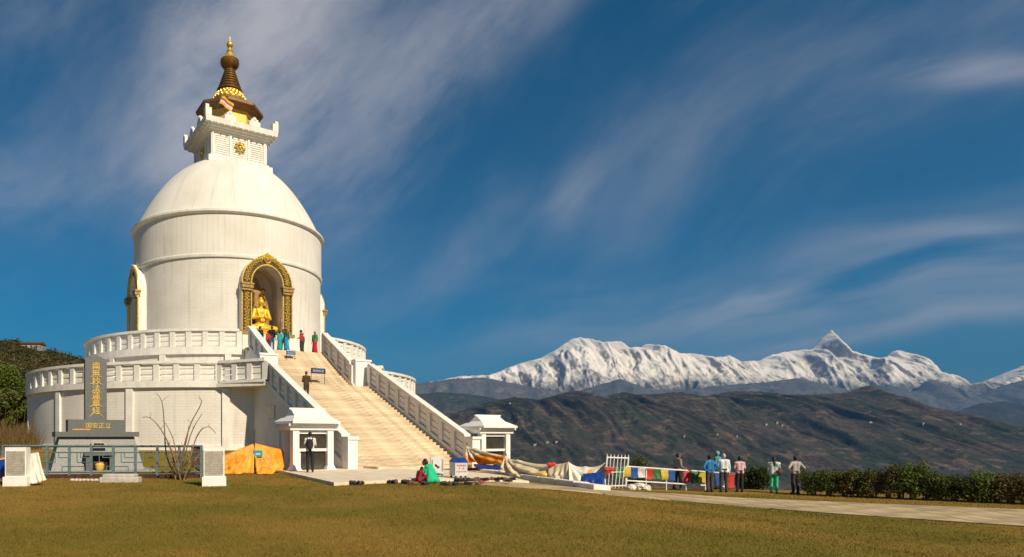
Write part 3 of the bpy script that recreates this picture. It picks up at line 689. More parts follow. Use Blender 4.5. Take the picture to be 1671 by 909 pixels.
def arch_pts(hw, zs, h, z0, n=14, ogee=0.0):
    """outline of an arch (w,z) from bottom left over the top to bottom right"""
    q = [(-hw, z0)]
    for i in range(n + 1):
        a = math.pi * (1 - i / n); w = hw * math.cos(a); z = zs + h * math.sin(a)
        z += ogee * max(0, 1 - abs(w) / (hw * .45)) ** 1.7; q.append((w, z))
    q.append((hw, z0)); return q
def niches():
    for k in range(4):
        a = k * math.pi / 2; n_, t_ = pol(1, a), pol(1, a + math.pi / 2)
        if k == 2: continue
        def Q(s, w, z): return SC + n_ * s + t_ * w + Z3 * z
        inn = arch_pts(1.22, 12.75, 1.4, 9.05); out = arch_pts(2.02, 12.75, 2.05, 9.05, ogee=.30); N_ = len(inn)
        # housing: front plate with the arched hole, white sides
        b = MB(); s0, s1 = 7.0, 7.98
        vs = [Q(s1, *p) for p in inn] + [Q(s1, *p) for p in out] + [Q(s0, *p) for p in inn] + [Q(s0, *p) for p in out]
        fs = []
        for i in range(N_ - 1):
            fs += [(i, i + 1, N_ + i + 1, N_ + i), (2 * N_ + i, 3 * N_ + i, 3 * N_ + i + 1, 2 * N_ + i + 1), (N_ + i, N_ + i + 1, 3 * N_ + i + 1, 3 * N_ + i), (i, 2 * N_ + i, 2 * N_ + i + 1, i + 1)]
        b.add(vs, fs); ni = b.build('niche', M['white'], ST)
        MB().box(Q(7.4, 0, 8.25), 4.1, 1.75, 1.62, (t_, -n_, Z3)).build('niche_base', M['white'], ni)
        # recess tunnel and back wall
        r = MB(); big = arch_pts(1.3, 12.75, 1.44, 9.06); m_ = len(big)
        r.add([Q(7.9, *p) for p in big] + [Q(5.95, *p) for p in big], [(i, i + 1, m_ + i + 1, m_ + i) for i in range(m_ - 1)] + [tuple(range(m_, 2 * m_))])
        r.add([Q(7.95, -1.22, 9.08), Q(7.95, 1.22, 9.08), Q(5.95, 1.22, 9.08), Q(5.95, -1.22, 9.08)], [(0, 1, 2, 3)]); r.build('recess', M['recess'], ni)
        # dark enamel band with gilt borders and relief
        def band(i0, o0, i1, o1, s_, e, mt, nm):
            bb = MB(); A = arch_pts(i0, 12.75, i1, 9.08, 18, 0); B = arch_pts(o0, 12.75, o1, 9.08, 18, .30 if o0 > 1.8 else .06); L = len(A)
            vv = [Q(s_ + e, *p) for p in A] + [Q(s_ + e, *p) for p in B] + [Q(s_, *p) for p in A] + [Q(s_, *p) for p in B]; ff = []
            for i in range(L - 1):
                ff += [(i, i + 1, L + i + 1, L + i), (L + i, L + i + 1, 3 * L + i + 1, 3 * L + i), (i, 2 * L + i, 2 * L + i + 1, i + 1)]
            ff += [(0, L, 3 * L, 2 * L), (L - 1, 3 * L - 1, 4 * L - 1, 2 * L - 1)]
            bb.add(vv, ff); return bb.build(nm, mt, ni)
        band(1.26, 1.98, 1.44, 2.01, s1 + .002, .03, M['enamel'], 'enamel_band')
        band(1.24, 1.32, 1.42, 1.50, s1 + .004, .09, M['gold'], 'inner_gilt_moulding')
        band(1.95, 2.03, 1.99, 2.06, s1 + .004, .09, M['gold'], 'outer_gilt_moulding')
        rl = MB()
        def orn(w, z, sz, rot):
            # scrolling leaf: ring and petals
            for j in range(5):
                th = rot + j * 2 * math.pi / 5; c = Q(s1 + .06, w + math.cos(th) * sz * .55, z + math.sin(th) * sz * .55)
                rl.ball(c, sz * .30, sz * .30, sz * .30, 6, 4)
            rl.ball(Q(s1 + .07, w, z), sz * .26, n=6, m=4)
        for sg in (-1, 1):
            for i in range(10): orn(sg * 1.62, 9.35 + i * .345, .30 - .05 * (i % 2), i * .7)
        for i in range(17):
            th = math.pi * (i + .5) / 17; orn(1.62 * math.cos(th), 12.9 + 1.78 * math.sin(th) + .2 * max(0, 1 - abs(math.cos(th)) / .45), .285 - .04 * (i % 2), i)
        tag(rl.build('gilt_relief', M['gold'], ni, True), kind='stuff')
        for sg in (-1, 1):
            cp = MB(); cp.box(Q(s1 + .1, sg * 1.62, 12.45), .88, .4, .2, (t_, -n_, Z3)); cp.box(Q(s1 + .08, sg * 1.62, 12.66), .98, .46, .14, (t_, -n_, Z3)); cp.box(Q(s1 + .06, sg * 1.62, 12.24), .8, .34, .14, (t_, -n_, Z3)); cp.build('capital', M['oldgold'], ni)
            cp = MB(); cp.box(Q(s1 + .08, sg * 1.62, 9.08), .98, .5, .26, (t_, -n_, Z3)); cp.build('pillar_base', M['oldgold'], ni)
        wh = MB(); c0 = Q(s1 + .1, 0, 14.62)
        rim = [c0 + t_ * .27 * math.cos(j * math.pi / 8) + Z3 * .27 * math.sin(j * math.pi / 8) for j in range(17)]; wh.tube(rim, .045, 6, False)
        for j in range(4): d = t_ * math.cos(j * math.pi / 4) * .27 + Z3 * math.sin(j * math.pi / 4) * .27; wh.tube([c0 - d, c0 + d], .028, 5)
        wh.ball(c0, .08); wh.build('wheel_emblem', M['gold'], ni, True)

def top():
    hm = MB(); hw = 2.3
    hm.box(SC + Z3 * 24.65, 2 * hw, 2 * hw, 2.8, FR); H_ = hm.build('harmika', M['white'], ST)
    for s_, hh in ((2.75, .22), (2.52, .42)): MB().box(SC + Z3 * (23.45 + hh), 2 * s_, 2 * s_, .45, FR).build('plinth_step', M['white'], H_)
    for k in range(4):                                # louvred panels and wheel on each face
        a = k * math.pi / 2; n_, t_ = pol(1, a), pol(1, a + math.pi / 2); ax = (t_, -n_, Z3)
        for w in (-2.22, -.78, .78, 2.22): MB().box(SC + n_ * (hw + .03) + t_ * w + Z3 * 25.1, .2, .14, 1.8, ax).build('mullion', M['white'], H_)
        for w in (-1.5, 0, 1.5):
            for j in range(9): MB().box(SC + n_ * (hw + .008) + t_ * w + Z3 * (24.38 + j * .175), 1.2, .07, .12, ax).build('louvre', M['white'], H_)
        c0 = SC + n_ * (hw + .14) + Z3 * 25.1; wm = MB()
        for j in range(8):
            th = j * math.pi / 4; d = t_ * math.cos(th) + Z3 * math.sin(th); e_ = t_ * -math.sin(th) + Z3 * math.cos(th)
            wm.add([c0 + d * .2 - e_ * .06, c0 + d * .2 + e_ * .06, c0 + d * .44 + e_ * .10, c0 + d * .50, c0 + d * .44 - e_ * .10, c0 + d * .34 + n_ * .08], [(0, 1, 5), (1, 2, 5), (2, 3, 5), (3, 4, 5), (4, 0, 5)])
        rim = [c0 + t_ * .27 * math.cos(j * math.pi / 8) + Z3 * .27 * math.sin(j * math.pi / 8) for j in range(17)]
        wm.tube(rim, .07, 6, False); wm.ball(c0, .14); wm.build('sun_wheel', M['gold'], H_, True)
    def frus(z0, z1, a, b):
        return [SC + T * (sx * a) - N * (sy * a) + Z3 * z0 for sx, sy in ((-1, -1), (1, -1), (1, 1), (-1, 1))] + [SC + T * (sx * b) - N * (sy * b) + Z3 * z1 for sx, sy in ((-1, -1), (1, -1), (1, 1), (-1, 1))]
    fl = MB(); fl.hexa(frus(25.95, 26.1, 2.42, 2.50)); fl.hexa(frus(26.1, 26.24, 2.60, 2.68)); fl.hexa(frus(26.24, 26.4, 2.80, 2.9)); cr = fl.build('flared_cornice', M['white'], ST)
    MB().hexa(frus(26.4, 26.8, 3.05, 3.1)).build('cornice_slab', M['white'], cr)
    for k in range(4):
        a = k * math.pi / 2; n_, t_ = pol(1, a), pol(1, a + math.pi / 2); ax = (t_, -n_, Z3)
        for j in range(11): MB().box(SC + n_ * 3.0 + t_ * (-2.6 + .52 * j) + Z3 * 26.35, .12, .16, .09, ax).build('dentil', M['dingy'], cr)
        for w in (-1.05, 1.05):
            q = MB(); q.box(SC + n_ * 2.9 + t_ * w + Z3 * 27.0, .95, .26, .42, ax); q.box(SC + n_ * 2.9 + t_ * w + Z3 * 27.29, .62, .25, .2, ax)
            q.ball(SC + n_ * 2.9 + t_ * w + Z3 * 27.4, .2); q.build('merlon', M['white'], cr)
        q = MB(); c0 = SC + n_ * 2.86 + t_ * 2.86; q.box(c0 + Z3 * 27.1, .5, .5, .62, ax); q.box(c0 + t_ * .1 + n_ * .1 + Z3 * 27.5, .28, .28, .28, ax); q.build('corner_merlon', M['white'], cr)
    # gold octagonal shrine and brown roof
    def octo(b, z0, r0, z1, r1):
        A = [R(22.5 + 45 * j) for j in range(8)]; b.add([SC + pol(r0, a) + Z3 * z0 for a in A] + [SC + pol(r1, a) + Z3 * z1 for a in A], [(j, (j + 1) % 8, 8 + (j + 1) % 8, 8 + j) for j in range(8)] + [tuple(range(8))[::-1], tuple(range(8, 16))])
    b = MB(); octo(b, 26.6, 2.0, 28.6, 2.0); octo(b, 28.35, 2.08, 28.62, 2.08); b.build('gold_shrine', M['goldpaint'], ST)
    b = MB(); octo(b, 28.45, 2.15, 28.75, 2.80); octo(b, 28.74, 2.83, 28.95, 2.83); octo(b, 28.95, 2.75, 29.8, 1.3); b.build('octagonal_roof', M['roofbrown'], ST)
    # spire
    sp = MB(); sp.lathe([(1.3, 29.6), (1.42, 29.85), (1.36, 30.1), (1.2, 30.3), (1.0, 30.55), (.9, 30.75)], SC, 40); s0 = sp.build('spire', M['gold'], ST, True)
    pt = MB()
    for ring, (r, z, s_) in enumerate(((1.36, 29.98, .12), (1.20, 30.28, .10), (1.02, 30.5, .08))):
        for j in range(22): a = (j + .5 * ring) * 2 * math.pi / 22; pt.ball(SC + pol(r, a) + Z3 * z, s_, s_, s_ * 1.3, 8, 6)
    pt.build('lotus_petals', M['gold'], s0, True)
    zc, n = 30.72, 8
    for j in range(n):
        r = 1.06 - .60 * (j / (n - 1)) ** .8; h = .30 - .012 * j
        MB().lathe([(r * .7, zc), (r, zc + h * .15), (r * 1.02, zc + h * .45), (r * .9, zc + h * .8), (r * .7, zc + h)], SC, 36).build('spire_ring', M['bronze'], s0, True); zc += h * .93
    MB().lathe([(.36, zc - .05), (.42, zc + .05), (.55, zc + .12), (.76, zc + .38), (.80, zc + .58), (.72, zc + .74)], SC, 36).build('vase', M['bronze'], s0, True)
    b = MB(); z = zc + .72; b.lathe([(.72, z), (.78, z + .05), (.7, z + .14), (.45, z + .3), (.36, z + .5), (.33, z + .62), (.2, z + .72), (.26, z + .84), (.2, z + .98), (.13, z + 1.12), (.17, z + 1.18)], SC, 32)
    b.ball(SC + Z3 * (z + 1.42), .27, .27, .29, 16, 10); b.tube([SC + Z3 * (z + 1.6), SC + Z3 * (z + 2.1)], [.06, .02], 6); b.tube([SC + Z3 * (z + 1.9) - T * .1, SC + Z3 * (z + 1.9) + T * .1], .02, 5); b.build('finial', M['gold'], s0, True)
stupa()

# ------------------------------------------------------------------ plaza, path, kerb
def plaza():
    A, B, D, E_ = (Vector((-3.0, 30.2)), Vector((.1, 20.6)), Vector((7.9, 25.4)), Vector((7.9, 34.0)))
    n = 14; b = MB(); vs = []
    for i in range(n + 1):
        for j in range(n + 1):
            p = A.lerp(E_, i / n).lerp(B.lerp(D, i / n), j / n); vs.append((p.x, p.y, g1(p.x, p.y) + .11))
    b.add(vs, [(i * (n + 1) + j, (i + 1) * (n + 1) + j, (i + 1) * (n + 1) + j + 1, i * (n + 1) + j + 1) for i in range(n) for j in range(n)])
    rim = [i * (n + 1) for i in range(n + 1)] + [n * (n + 1) + j for j in range(1, n + 1)] + [i * (n + 1) + n for i in range(n - 1, -1, -1)] + [j for j in range(n - 1, 0, -1)]
    L = len(rim); k = len(vs); b.add([vs[i] for i in rim] + [(vs[i][0], vs[i][1], vs[i][2] - .6) for i in rim], [(i, (i + 1) % L, L + (i + 1) % L, L + i) for i in range(L)])
    tag(b.build('plaza', M['pave']), kind='structure')
    # lower step in front of the stairs
    o = MB().box(P(26.6, 0.6, .13), 6.9, 1.3, .16, FR).build('plaza_step', M['stair']); tag(o, kind='structure')
plaza()
LO = np.array([(3.9, 22.25), (5.8, 22.3), (7.7, 22.1), (10.8, 22.0), (13.8, 21.3), (16.8, 19.2), (18.7, 17.2), (21.5, 14.5), (29, 8)])
UP = np.array([(7.0, 25.3), (8.4, 25.2), (9.6, 24.9), (11.0, 25.2), (14.2, 26.0), (17.7, 24.2), (20.6, 22.3), (23, 21.1), (33, 15)])
def path():
    tt = np.linspace(0, 8, 65); lo = np.stack([np.interp(tt, range(9), LO[:, k]) for k in (0, 1)], 1); up = np.stack([np.interp(tt, range(9), UP[:, k]) for k in (0, 1)], 1)
    vs = []; m = 9
    for a, b in zip(lo, up):
        for j in range(m): p = a + (b - a) * j / (m - 1); vs.append((p[0], p[1], g1(*p) + .022))
    b_ = MB(); b_.add(vs, [(i * m + j, (i + 1) * m + j, (i + 1) * m + j + 1, i * m + j + 1) for i in range(64) for j in range(m - 1)])
    po = b_.build('path', M['joint']); tag(po, kind='structure')
    # slabs
    u = 0.0
    def pt(u, v):
        a = np.array([np.interp(u, range(9), LO[:, k]) for k in (0, 1)]); c = np.array([np.interp(u, range(9), UP[:, k]) for k in (0, 1)]); return a + (c - a) * v
    while u < 7.9:
        a, c = pt(u, .5), pt(min(u + .1, 8), .5); L = np.linalg.norm(c - a) / .1 + 1e-6; du = random.uniform(1.0, 1.7) / L
        cuts = [0.0]; 
        while cuts[-1] < .86: cuts.append(min(1.0, cuts[-1] + random.uniform(.2, .34)))
        cuts[-1] = 1.0
        for v0, v1 in zip(cuts[:-1], cuts[1:]):
            g = .006; q = [pt(u + g / L * 3, v0 + .004), pt(min(u + du - g / L, 8), v0 + .004), pt(min(u + du - g / L, 8), v1 - .004), pt(u + g / L * 3, v1 - .004)]
            dz = random.uniform(.030, .040)
            MB().hexa([Vector((p[0], p[1], g1(*p) + .0)) for p in q] + [Vector((p[0], p[1], g1(*p) + dz)) for p in q]).build('slab', M['slab'], po, org=Vector((q[0][0], q[0][1], g1(*q[0]))))
        u += du
path()
def kerb():
    a, b = Vector((7.75, 31.6)), Vector((10.45, 24.5)); n = 7; d = (b - a) / n
    e = empty('white_kerb', (a.x, a.y, g1(a.x, a.y)), 'low whitewashed masonry kerb running from the stairs towards the path', 'kerb')
    s = Vector((d.y, -d.x)).normalized()
    for i in range(n):
        p = a + d * (i + .012); q = a + d * (i + .985); w = .42
        c = [p - s * w, q - s * w, q + s * w, p + s * w]
        dz = random.uniform(-.015, .015)
        o = MB().hexa([Vector((v.x, v.y, g1(v.x, v.y) - .1)) for v in c] + [Vector((v.x, v.y, g1(v.x, v.y) + .24 + dz)) for v in c]).build('kerb_block', M['white'], e, org=Vector((p.x, p.y, 0)))
        bv = o.modifiers.new('bevel', 'BEVEL'); bv.width = .03; bv.segments = 2
kerb()

# ------------------------------------------------------------------ notice pavilions
def pavilion(s, w, label, z0):
    c = P(s, w, z0); e = empty('notice_pavilion', c, label, 'pavilion', 'white notice pavilions beside the stairs')
    KX = .93
    def Q(x, y, z): return c + T * (x * KX) + N * y + Z3 * z            # y towards the front
    def bx(name, x, y, z, sx, sy, sz, m, par=e):
        b = MB(); b.box(Q(x, y, z), sx, sy, sz, FR); return b.build(name, m, par)
    bx('base_slab', 0, 0, -.18, 3.0, 1.9, .6, M['pave'])
    for sx in (-1, 1):
        for sy in (-1, 1):
            b = MB(); b.box(Q(sx * .92, sy * .5, 1.0), .3, .3, 1.76, FR)
            b.hexa([Q(sx * .92 + i * .25, sy * .5 + j * .25, .12) for i, j in ((-1, 1), (1, 1), (1, -1), (-1, -1))] + [Q(sx * .92 + i * .155, sy * .5 + j * .155, .34) for i, j in ((-1, 1), (1, 1), (1, -1), (-1, -1))]); b.build('column', M['white2'], e)
    bx('lintel', 0, 0, 1.97, 2.34, 1.42, .2, M['white2']); bx('frieze', 0, 0, 2.1, 2.55, 1.6, .1, M['white'])
    for y in (.5, -.5): bx('transom', 0, y, 1.0, 1.56, .12, .12, M['white2']); bx('head_rail', 0, y, 1.76, 1.56, .12, .1, M['white2'])
    bx('notice_board', 0, .42, 1.38, 1.52, .08, .66, M['lamp_glass']); bx('lower_panel', .08, .40, .54, 1.2, .08, .78, M['lamp_glass'])
    bx('side_jamb', -.68, .42, .54, .16, .1, .8, M['white2'])
    b = MB(); z = 2.16; ex, ey = 1.27, 1.0
    V_ = [(-ex, ey, z), (ex, ey, z), (ex, -ey, z), (-ex, -ey, z), (-ex, ey, z + .1), (ex, ey, z + .1), (ex, -ey, z + .1), (-ex, -ey, z + .1), (-0.9, .44, z + .36), (0.9, .44, z + .36), (0.9, -.44, z + .36), (-0.9, -.44, z + .36), (-.86, 0, z + .66), (.86, 0, z + .66)]
    b.add([Q(*v) for v in V_], [(0, 1, 2, 3), (0, 1, 5, 4), (1, 2, 6, 5), (2, 3, 7, 6), (3, 0, 4, 7), (4, 5, 9, 8), (8, 9, 13, 12), (6, 7, 11, 10), (10, 11, 12, 13), (5, 6, 10, 9), (7, 4, 8, 11), (9, 10, 13), (11, 8, 12)])
    rf = b.build('roof', M['white2'], e)
    b = MB(); b.box(Q(0, 0, z + .67), 1.8, .12, .08, FR); b.build('ridge', M['white'], rf)
pavilion(25.8, -5.73, 'white roofed notice pavilion with the backpack visitor standing before it', .0)
pavilion(25.6, 5.2, 'white roofed notice pavilion behind the draped cloths, right of the stairs', -.12)

# ------------------------------------------------------------------ monument
def monument():
    c = Vector((-10.68, 28.9, 0)); a = R(27); n = Vector((math.sin(a), -math.cos(a), 0)); t = Vector((math.cos(a), math.sin(a), 0)); fr = (t, -n, Z3)
    e = empty('stone_monument', c, 'grey granite memorial slab with gold characters on a stepped stone base', 'monument')
    def Q(x, y, z): return c + t * x + n * y + Z3 * z
    def fr8(x0, y0, z0, x1, y1, z1): return [Q(i * x0, j * y0, z0) for i, j in ((-1, 1), (1, 1), (1, -1), (-1, -1))] + [Q(i * x1, j * y1, z1) for i, j in ((-1, 1), (1, 1), (1, -1), (-1, -1))]
    MB().hexa(fr8(2.35, 1.6, -.1, 2.35, 1.6, .12)).build('foundation', M['granite2'], e)
    base = MB().hexa(fr8(1.92, 1.25, .12, 1.55, .9, 1.58)).build('base', M['granite2'], e)
    MB().hexa(fr8(1.74, 1.08, 1.58, 1.74, 1.08, 1.80)).build('ledge', M['granite'], e)
    MB().hexa(fr8(1.2, .62, 1.80, 1.2, .62, 2.34)).build('block', M['granite'], e)
    b = MB(); b.prism([Q(-.46, .26, 2.34), Q(.46, .26, 2.34), Q(.46, .26, 5.05), Q(.0, .26, 5.26), Q(-.46, .26, 5.05)], -n * .52); sl = b.build('slab', M['granite'], e)
    rot = (R(90), 0, a)
    for i, ch in enumerate('南無妙法蓮華経'):
        text('character', ch, M['goldpaint'], sl, Q(0, .27, 4.74 - .335 * i), .36, rot, .012)
    wk = MB()
    for i in range(7):
        z = 4.66 - .335 * i; k = .20 + .055 * (i % 3) + (.12 if i == 6 else 0)
        for sg in (-1, 1):
            pts = [Q(sg * .06, .275, z + .06), Q(sg * k * .6, .275, z - .03 - (.05 if i == 6 else 0)), Q(sg * k, .275, z - .07 - (.12 if i == 6 else 0))]; wk.tube(pts, [.022, .017, .006], 5)
    wk.build('brush_strokes', M['goldpaint'], sl, True)
    text('lettering', '国安正立', M['goldpaint'], e, Q(.05, .63, 2.06), .27, rot, .012)
    MB().box(Q(-.66, .63, 1.9), .75, .012, .05, fr).build('orange_streak', M['orange'], e)
    # altar in front of the base
    al = MB(); al.box(Q(0, 1.35, .84), 1.25, .62, .14, fr); alt = al.build('altar_shelf', M['granite'], e)
    for x in (-.48, .48): MB().box(Q(x, 1.33, .44), .16, .5, .65, fr).build('altar_leg', M['granite'], alt)
    MB().box(Q(0, 1.2, .44), .8, .1, .64, fr).build('altar_dark_panel', M['black'], alt)  # black panel painting the darkness of the opening under the shelf
    MB().box(Q(0, 1.2, 1.26), .62, .06, .34, fr).build('altar_plaque', M['inscr'], e)
    b = MB()
    for x in (-.14, 0, .14): b.ball(Q(x, 1.26, 1.25), .09, .04, .05, 8, 6)
    b.build('plaque_emblem', M['black'], e, True)
    p = empty('brass_pot', Q(0, 1.45, .12), 'small round brass pot under the monument altar shelf', 'pot')
    b = MB(); b2 = [(.0, .0), (.14, .0), (.19, .1), (.2, .24), (.15, .32), (.18, .36), (.15, .36), (.12, .3)]
    vs = []; 
    b.lathe(b2, Q(0, 1.45, .125), 20); b.build('bowl', M['goldpaint'], p, True)
monument()
def fence():
    y = 24.5; x0, x1 = -12.6, -4.98
    e = empty('metal_fence', (x0, y, 0), 'blue-grey metal fence with stepped key pattern in front of the granite monument', 'fence')
    def bar(name, a, b, th, par=e): bb = MB(); a, b = Vector(a), Vector(b); bb.tube([a, b], th, 4); return bb.build(name, M['fence'], par)
    bar('top_rail', (x0, y, 1.22), (x1, y, 1.22), .045); bar('middle_rail', (x0, y, .98), (x1, y, .98), .022); bar('bottom_rail', (x0, y, .22), (x1, y, .22), .028)
    nx = 9; d = (x1 - x0) / nx
    for i in range(nx + 1):
        x = x0 + d * i; bb = MB(); bb.box((x, y, .62), .09, .07, 1.28); bb.build('post', M['fence'], e)
        if i == nx: break
        f = i % 2
        xa, xb = x + d * .36, x + d * .68
        bar('fret_bar', (xa, y, .98), (xa, y, .60), .018); bar('fret_bar', (xa, y, .60), (x + d * (.95 if f else .1), y, .60), .018)
        bar('fret_bar', (xb, y, .22), (xb, y, .44), .018); bar('fret_bar', (xb, y, .44), (x + d * (.05 if f else .95), y, .44), .018)
        bar('fret_bar', (x + d * .52, y, .98), (x + d * .52, y, .78), .018); bar('fret_bar', (x + d * .52, y, .78), (x + d * .92, y, .78), .018)
    e2 = empty('metal_fence', (x1, y + .3, 0), 'dark upright-bar side fence running back beside the bare shrub', 'fence')
    q0, q1 = Vector((-5.0, 24.75, 0)), Vector((-6.6, 30.2, 0))
    for z in (1.18, .25): bb = MB(); bb.tube([q0 + Z3 * z, q1 + Z3 * z], .03, 4); bb.build('rail', M['fence'], e2)
    for i in range(26): bb = MB(); p = q0.lerp(q1, i / 25); bb.box(p + Z3 * .68, .035, .035, 1.0); bb.build('picket', M['bark'], e2)
    tag(MB().box((-8.6, 24.75, .04), 7.0, .95, .12).build('flower_bed', M['soil']), kind='structure')
    for k, (x, yy, z, sx, sy, lab) in enumerate(((-7.35, 22.3, .06, 1.35, .5, 'lower grey stone step before the monument fence'), (-7.55, 22.85, .13, 1.15, .5, 'upper grey stone step before the monument fence'))):
        o = MB().box((0, 0, 0), sx, sy, .24).build('stone_step', M['stone']); o.location = (x, yy, z); tag(o, lab, 'step', 'stone steps before the fence'); bv = o.modifiers.new('b', 'BEVEL'); bv.width = .03
    for k in range(8):
        b = MB(); r = random.uniform(.06, .085); b.ball((0, 0, 0), r * 1.3, r, r * .8, 8, 6)
        for i, v in enumerate(b.v): b.v[i] = tuple(q * random.uniform(.88, 1.1) for q in v)
        o = b.build('border_stone', M['stone'], None, True); o.location = (-9.15 + k * .14, 22.55 + random.uniform(-.03, .03), .05); tag(o, 'pale rounded stone in the short row left of the stone steps', 'stone', 'row of pale border stones')
fence()
def tablet(x, y, label, ang):
    z = g1(x, y); e = empty('inscribed_tablet', (x, y, z), label, 'tablet', 'white plinth tablets at the fence ends')
    a = R(ang); t = Vector((math.cos(a), math.sin(a), 0)); n = Vector((math.sin(a), -math.cos(a), 0)); fr = (t, -n, Z3); c = Vector((x, y, z))
    MB().box(c + Z3 * .12, .76, .46, .36, fr).build('plinth', M['white2'], e)
    b = MB(); b.box(c + Z3 * .77, .66, .34, .95, fr); bo = b.build('block', M['white2'], e)
    MB().box(c + Z3 * .74 + n * .176, .58, .03, .78, fr).build('inscribed_plate', M['inscr'], bo)
    b = MB()
    for r in range(13):
        xx = -.26
        while xx < .25:
            L = random.uniform(.02, .07); b.box(c + t * (xx + L / 2) + Z3 * (1.08 - r * .055) + n * .193, L, .006, .026, fr); xx += L + random.uniform(.008, .025)
    tag(b.build('inscription', M['print_grey'], bo), kind='stuff')
tablet(-10.12, 20.6, 'white tablet with dense inscription beside the blue and white tarp', 4)
tablet(-3.78, 20.6, 'white tablet with grey inscription at the right end of the metal fence', 12)

# ------------------------------------------------------------------ cloths and tarpaulins
def sheet(name, top, bot, mats, label, cat, rowmat=None, fold=.06, nf=5.0, nu=40, nv=16, sag=.0, group=None, seed=0.0, belly=.1, pull=None):
    top = [Vector(p) for p in top]; bot = [Vector(p) for p in bot]
    def ev(L, u):
        x = u * (len(L) - 1); i = min(int(x), len(L) - 2); return L[i].lerp(L[i + 1], x - i)
    vs = []; fs = []; mi = []
    dirv = (top[-1] - top[0]); nn = Vector((dirv.y, -dirv.x, 0)).normalized()
    for j in range(nv + 1):
        v = j / nv
        for i in range(nu + 1):
            u = i / nu; p = ev(top, u).lerp(ev(bot, u), v)
            seg = (u * (len(top) - 1)) % 1.0
            p.z -= sag * 4 * seg * (1 - seg) * (1 - v)
            n1 = float(pn(np.array([u * nf + seed]), np.array([v * 1.3 + seed]))[0]); n2 = float(pn(np.array([(u * .8 + v * .55) * nf * 2.7 + seed]), np.array([v * 2.2]))[0])
            if pull: n2 += 1.3 * math.sin(math.atan2((v - pull[1]) * .8, u - pull[0]) * 13 + 2 * n1) * min(1, 2 * math.hypot(u - pull[0], v - pull[1]))
            p += nn * (fold * (n1 * 1.6 + n2 * .9) * (.25 + v) + belly * math.sin(v * math.pi)); vs.append(p)
    for j in range(nv):
        for i in range(nu):
            fs.append((j * (nu + 1) + i, j * (nu + 1) + i + 1, (j + 1) * (nu + 1) + i + 1, (j + 1) * (nu + 1) + i))
            mi.append(rowmat(i / nu, j / nv) if rowmat else 0)
    b = MB(); b.add(vs, fs); b.m = mi
    c = top[0].copy(); c.z = min(v.z for v in vs)
    o = b.build(name, mats, None, 'all', org=c)
    so = o.modifiers.new('thick', 'SOLIDIFY'); so.thickness = .012
    return tag(o, label, cat, group)
def WG(px, y, py): return W(px, y, py=py)
sheet('orange_tarp', [WG(352, 26.9, 748), WG(385, 27.2, 735), WG(415, 27.6, 723)], [WG(352, 26.7, 774), WG(385, 26.6, 773.5), WG(414, 27.0, 772)], [M['orange']], 'creased orange tarp left of its tall thin pole', 'tarp', fold=.07, nf=9, seed=1.3, belly=.0, pull=(1.0, -.02), group='orange tarps by the stairs')
sheet('orange_tarp', [WG(416, 27.6, 723), WG(440, 28.0, 729), WG(463, 28.6, 734)], [WG(416, 27.0, 772), WG(440, 27.2, 773), WG(463, 28.0, 767)], [M['orange']], 'orange tarp carrying the teal card, between pole and pavilion', 'tarp', fold=.06, nf=8, seed=4.1, belly=.0, pull=(0.0, -.02), group='orange tarps by the stairs')
sheet('orange_tarp', [WG(523, 28.9, 722), WG(533, 29.0, 721)], [WG(522, 28.8, 764), WG(534, 28.9, 762)], [M['orange2']], 'narrow strip of orange tarp between pavilion and stair newel', 'tarp', fold=.07, nf=3, seed=7.7, group='orange tarps by the stairs', nu=10)
sheet('orange_tarp', [WG(428, 26.9, 762), WG(443, 27.0, 765)], [WG(418, 26.3, 774), WG(447, 26.3, 774)], [M['orange']], 'crumpled heap of orange tarp lying at the pole foot', 'tarp', fold=.12, nf=5, seed=9.2, group='orange tarps by the stairs', nu=16, nv=8)
pq = W(415, 27.55, 0.0); o = MB().tube([Vector((0, 0, -.1)), Vector((.01, 0, 1.9))], .035, 6).build('tarp_pole', M['bark']); o.location = pq; tag(o, 'thin dark pole holding up the orange tarp', 'pole')
e = empty('teal_card', W(421, 27.35, py=740), 'small teal card pinned to the orange tarp', 'card'); c0 = ORG[e.name]
MB().box(c0, .40, .012, .28).build('card_face', M['teal_card'], e); MB().box(c0 + Vector((0, -.01, -.02)), .2, .008, .07).build('card_print', M['fwhite'], e)
# right row
K = lambda px, py, y: W(px, y, py=py)
sheet('draped_cloth', [K(761, 727, 31.6), K(775, 731, 31.2), K(826, 744, 29.7)], [K(766, 753, 31.2), K(788, 758, 30.7), K(822, 757, 29.6)], [M['cream'], M['orange2']], 'cream cloth with burnt orange lower half nearest the stairs', 'cloth', lambda u, v: 1 if v > .42 + .22 * math.sin(u * 5 + .5) - .1 * u or u > .90 else 0, .13, 6, sag=.05, group='cloths draped along the kerb', pull=(0.0, 0.0), seed=2.2)
sheet('draped_cloth', [K(824, 743, 29.7), K(845, 750, 29.2), K(900, 757, 28.0)], [K(818, 769, 29.5), K(850, 778, 28.6), K(896, 779, 27.7)], [M['cream'], M['yellow']], 'cream cloth with a yellow lower corner, second along the kerb', 'cloth', lambda u, v: 1 if v > 1.25 - .75 * u and u > .42 and v > .35 else 0, .13, 6, sag=.09, group='cloths draped along the kerb', pull=(0.0, 0.0), seed=3.9)
sheet('draped_cloth', [K(898, 757, 28.0), K(915, 757, 27.6), K(929, 753, 27.3)], [K(895, 782, 27.5), K(912, 785, 27.1), K(928, 788, 26.7)], [M['cream']], 'plain cream cloth between the red bow and the last cloth', 'cloth', None, .11, 5, sag=.02, group='cloths draped along the kerb', seed=5.5)
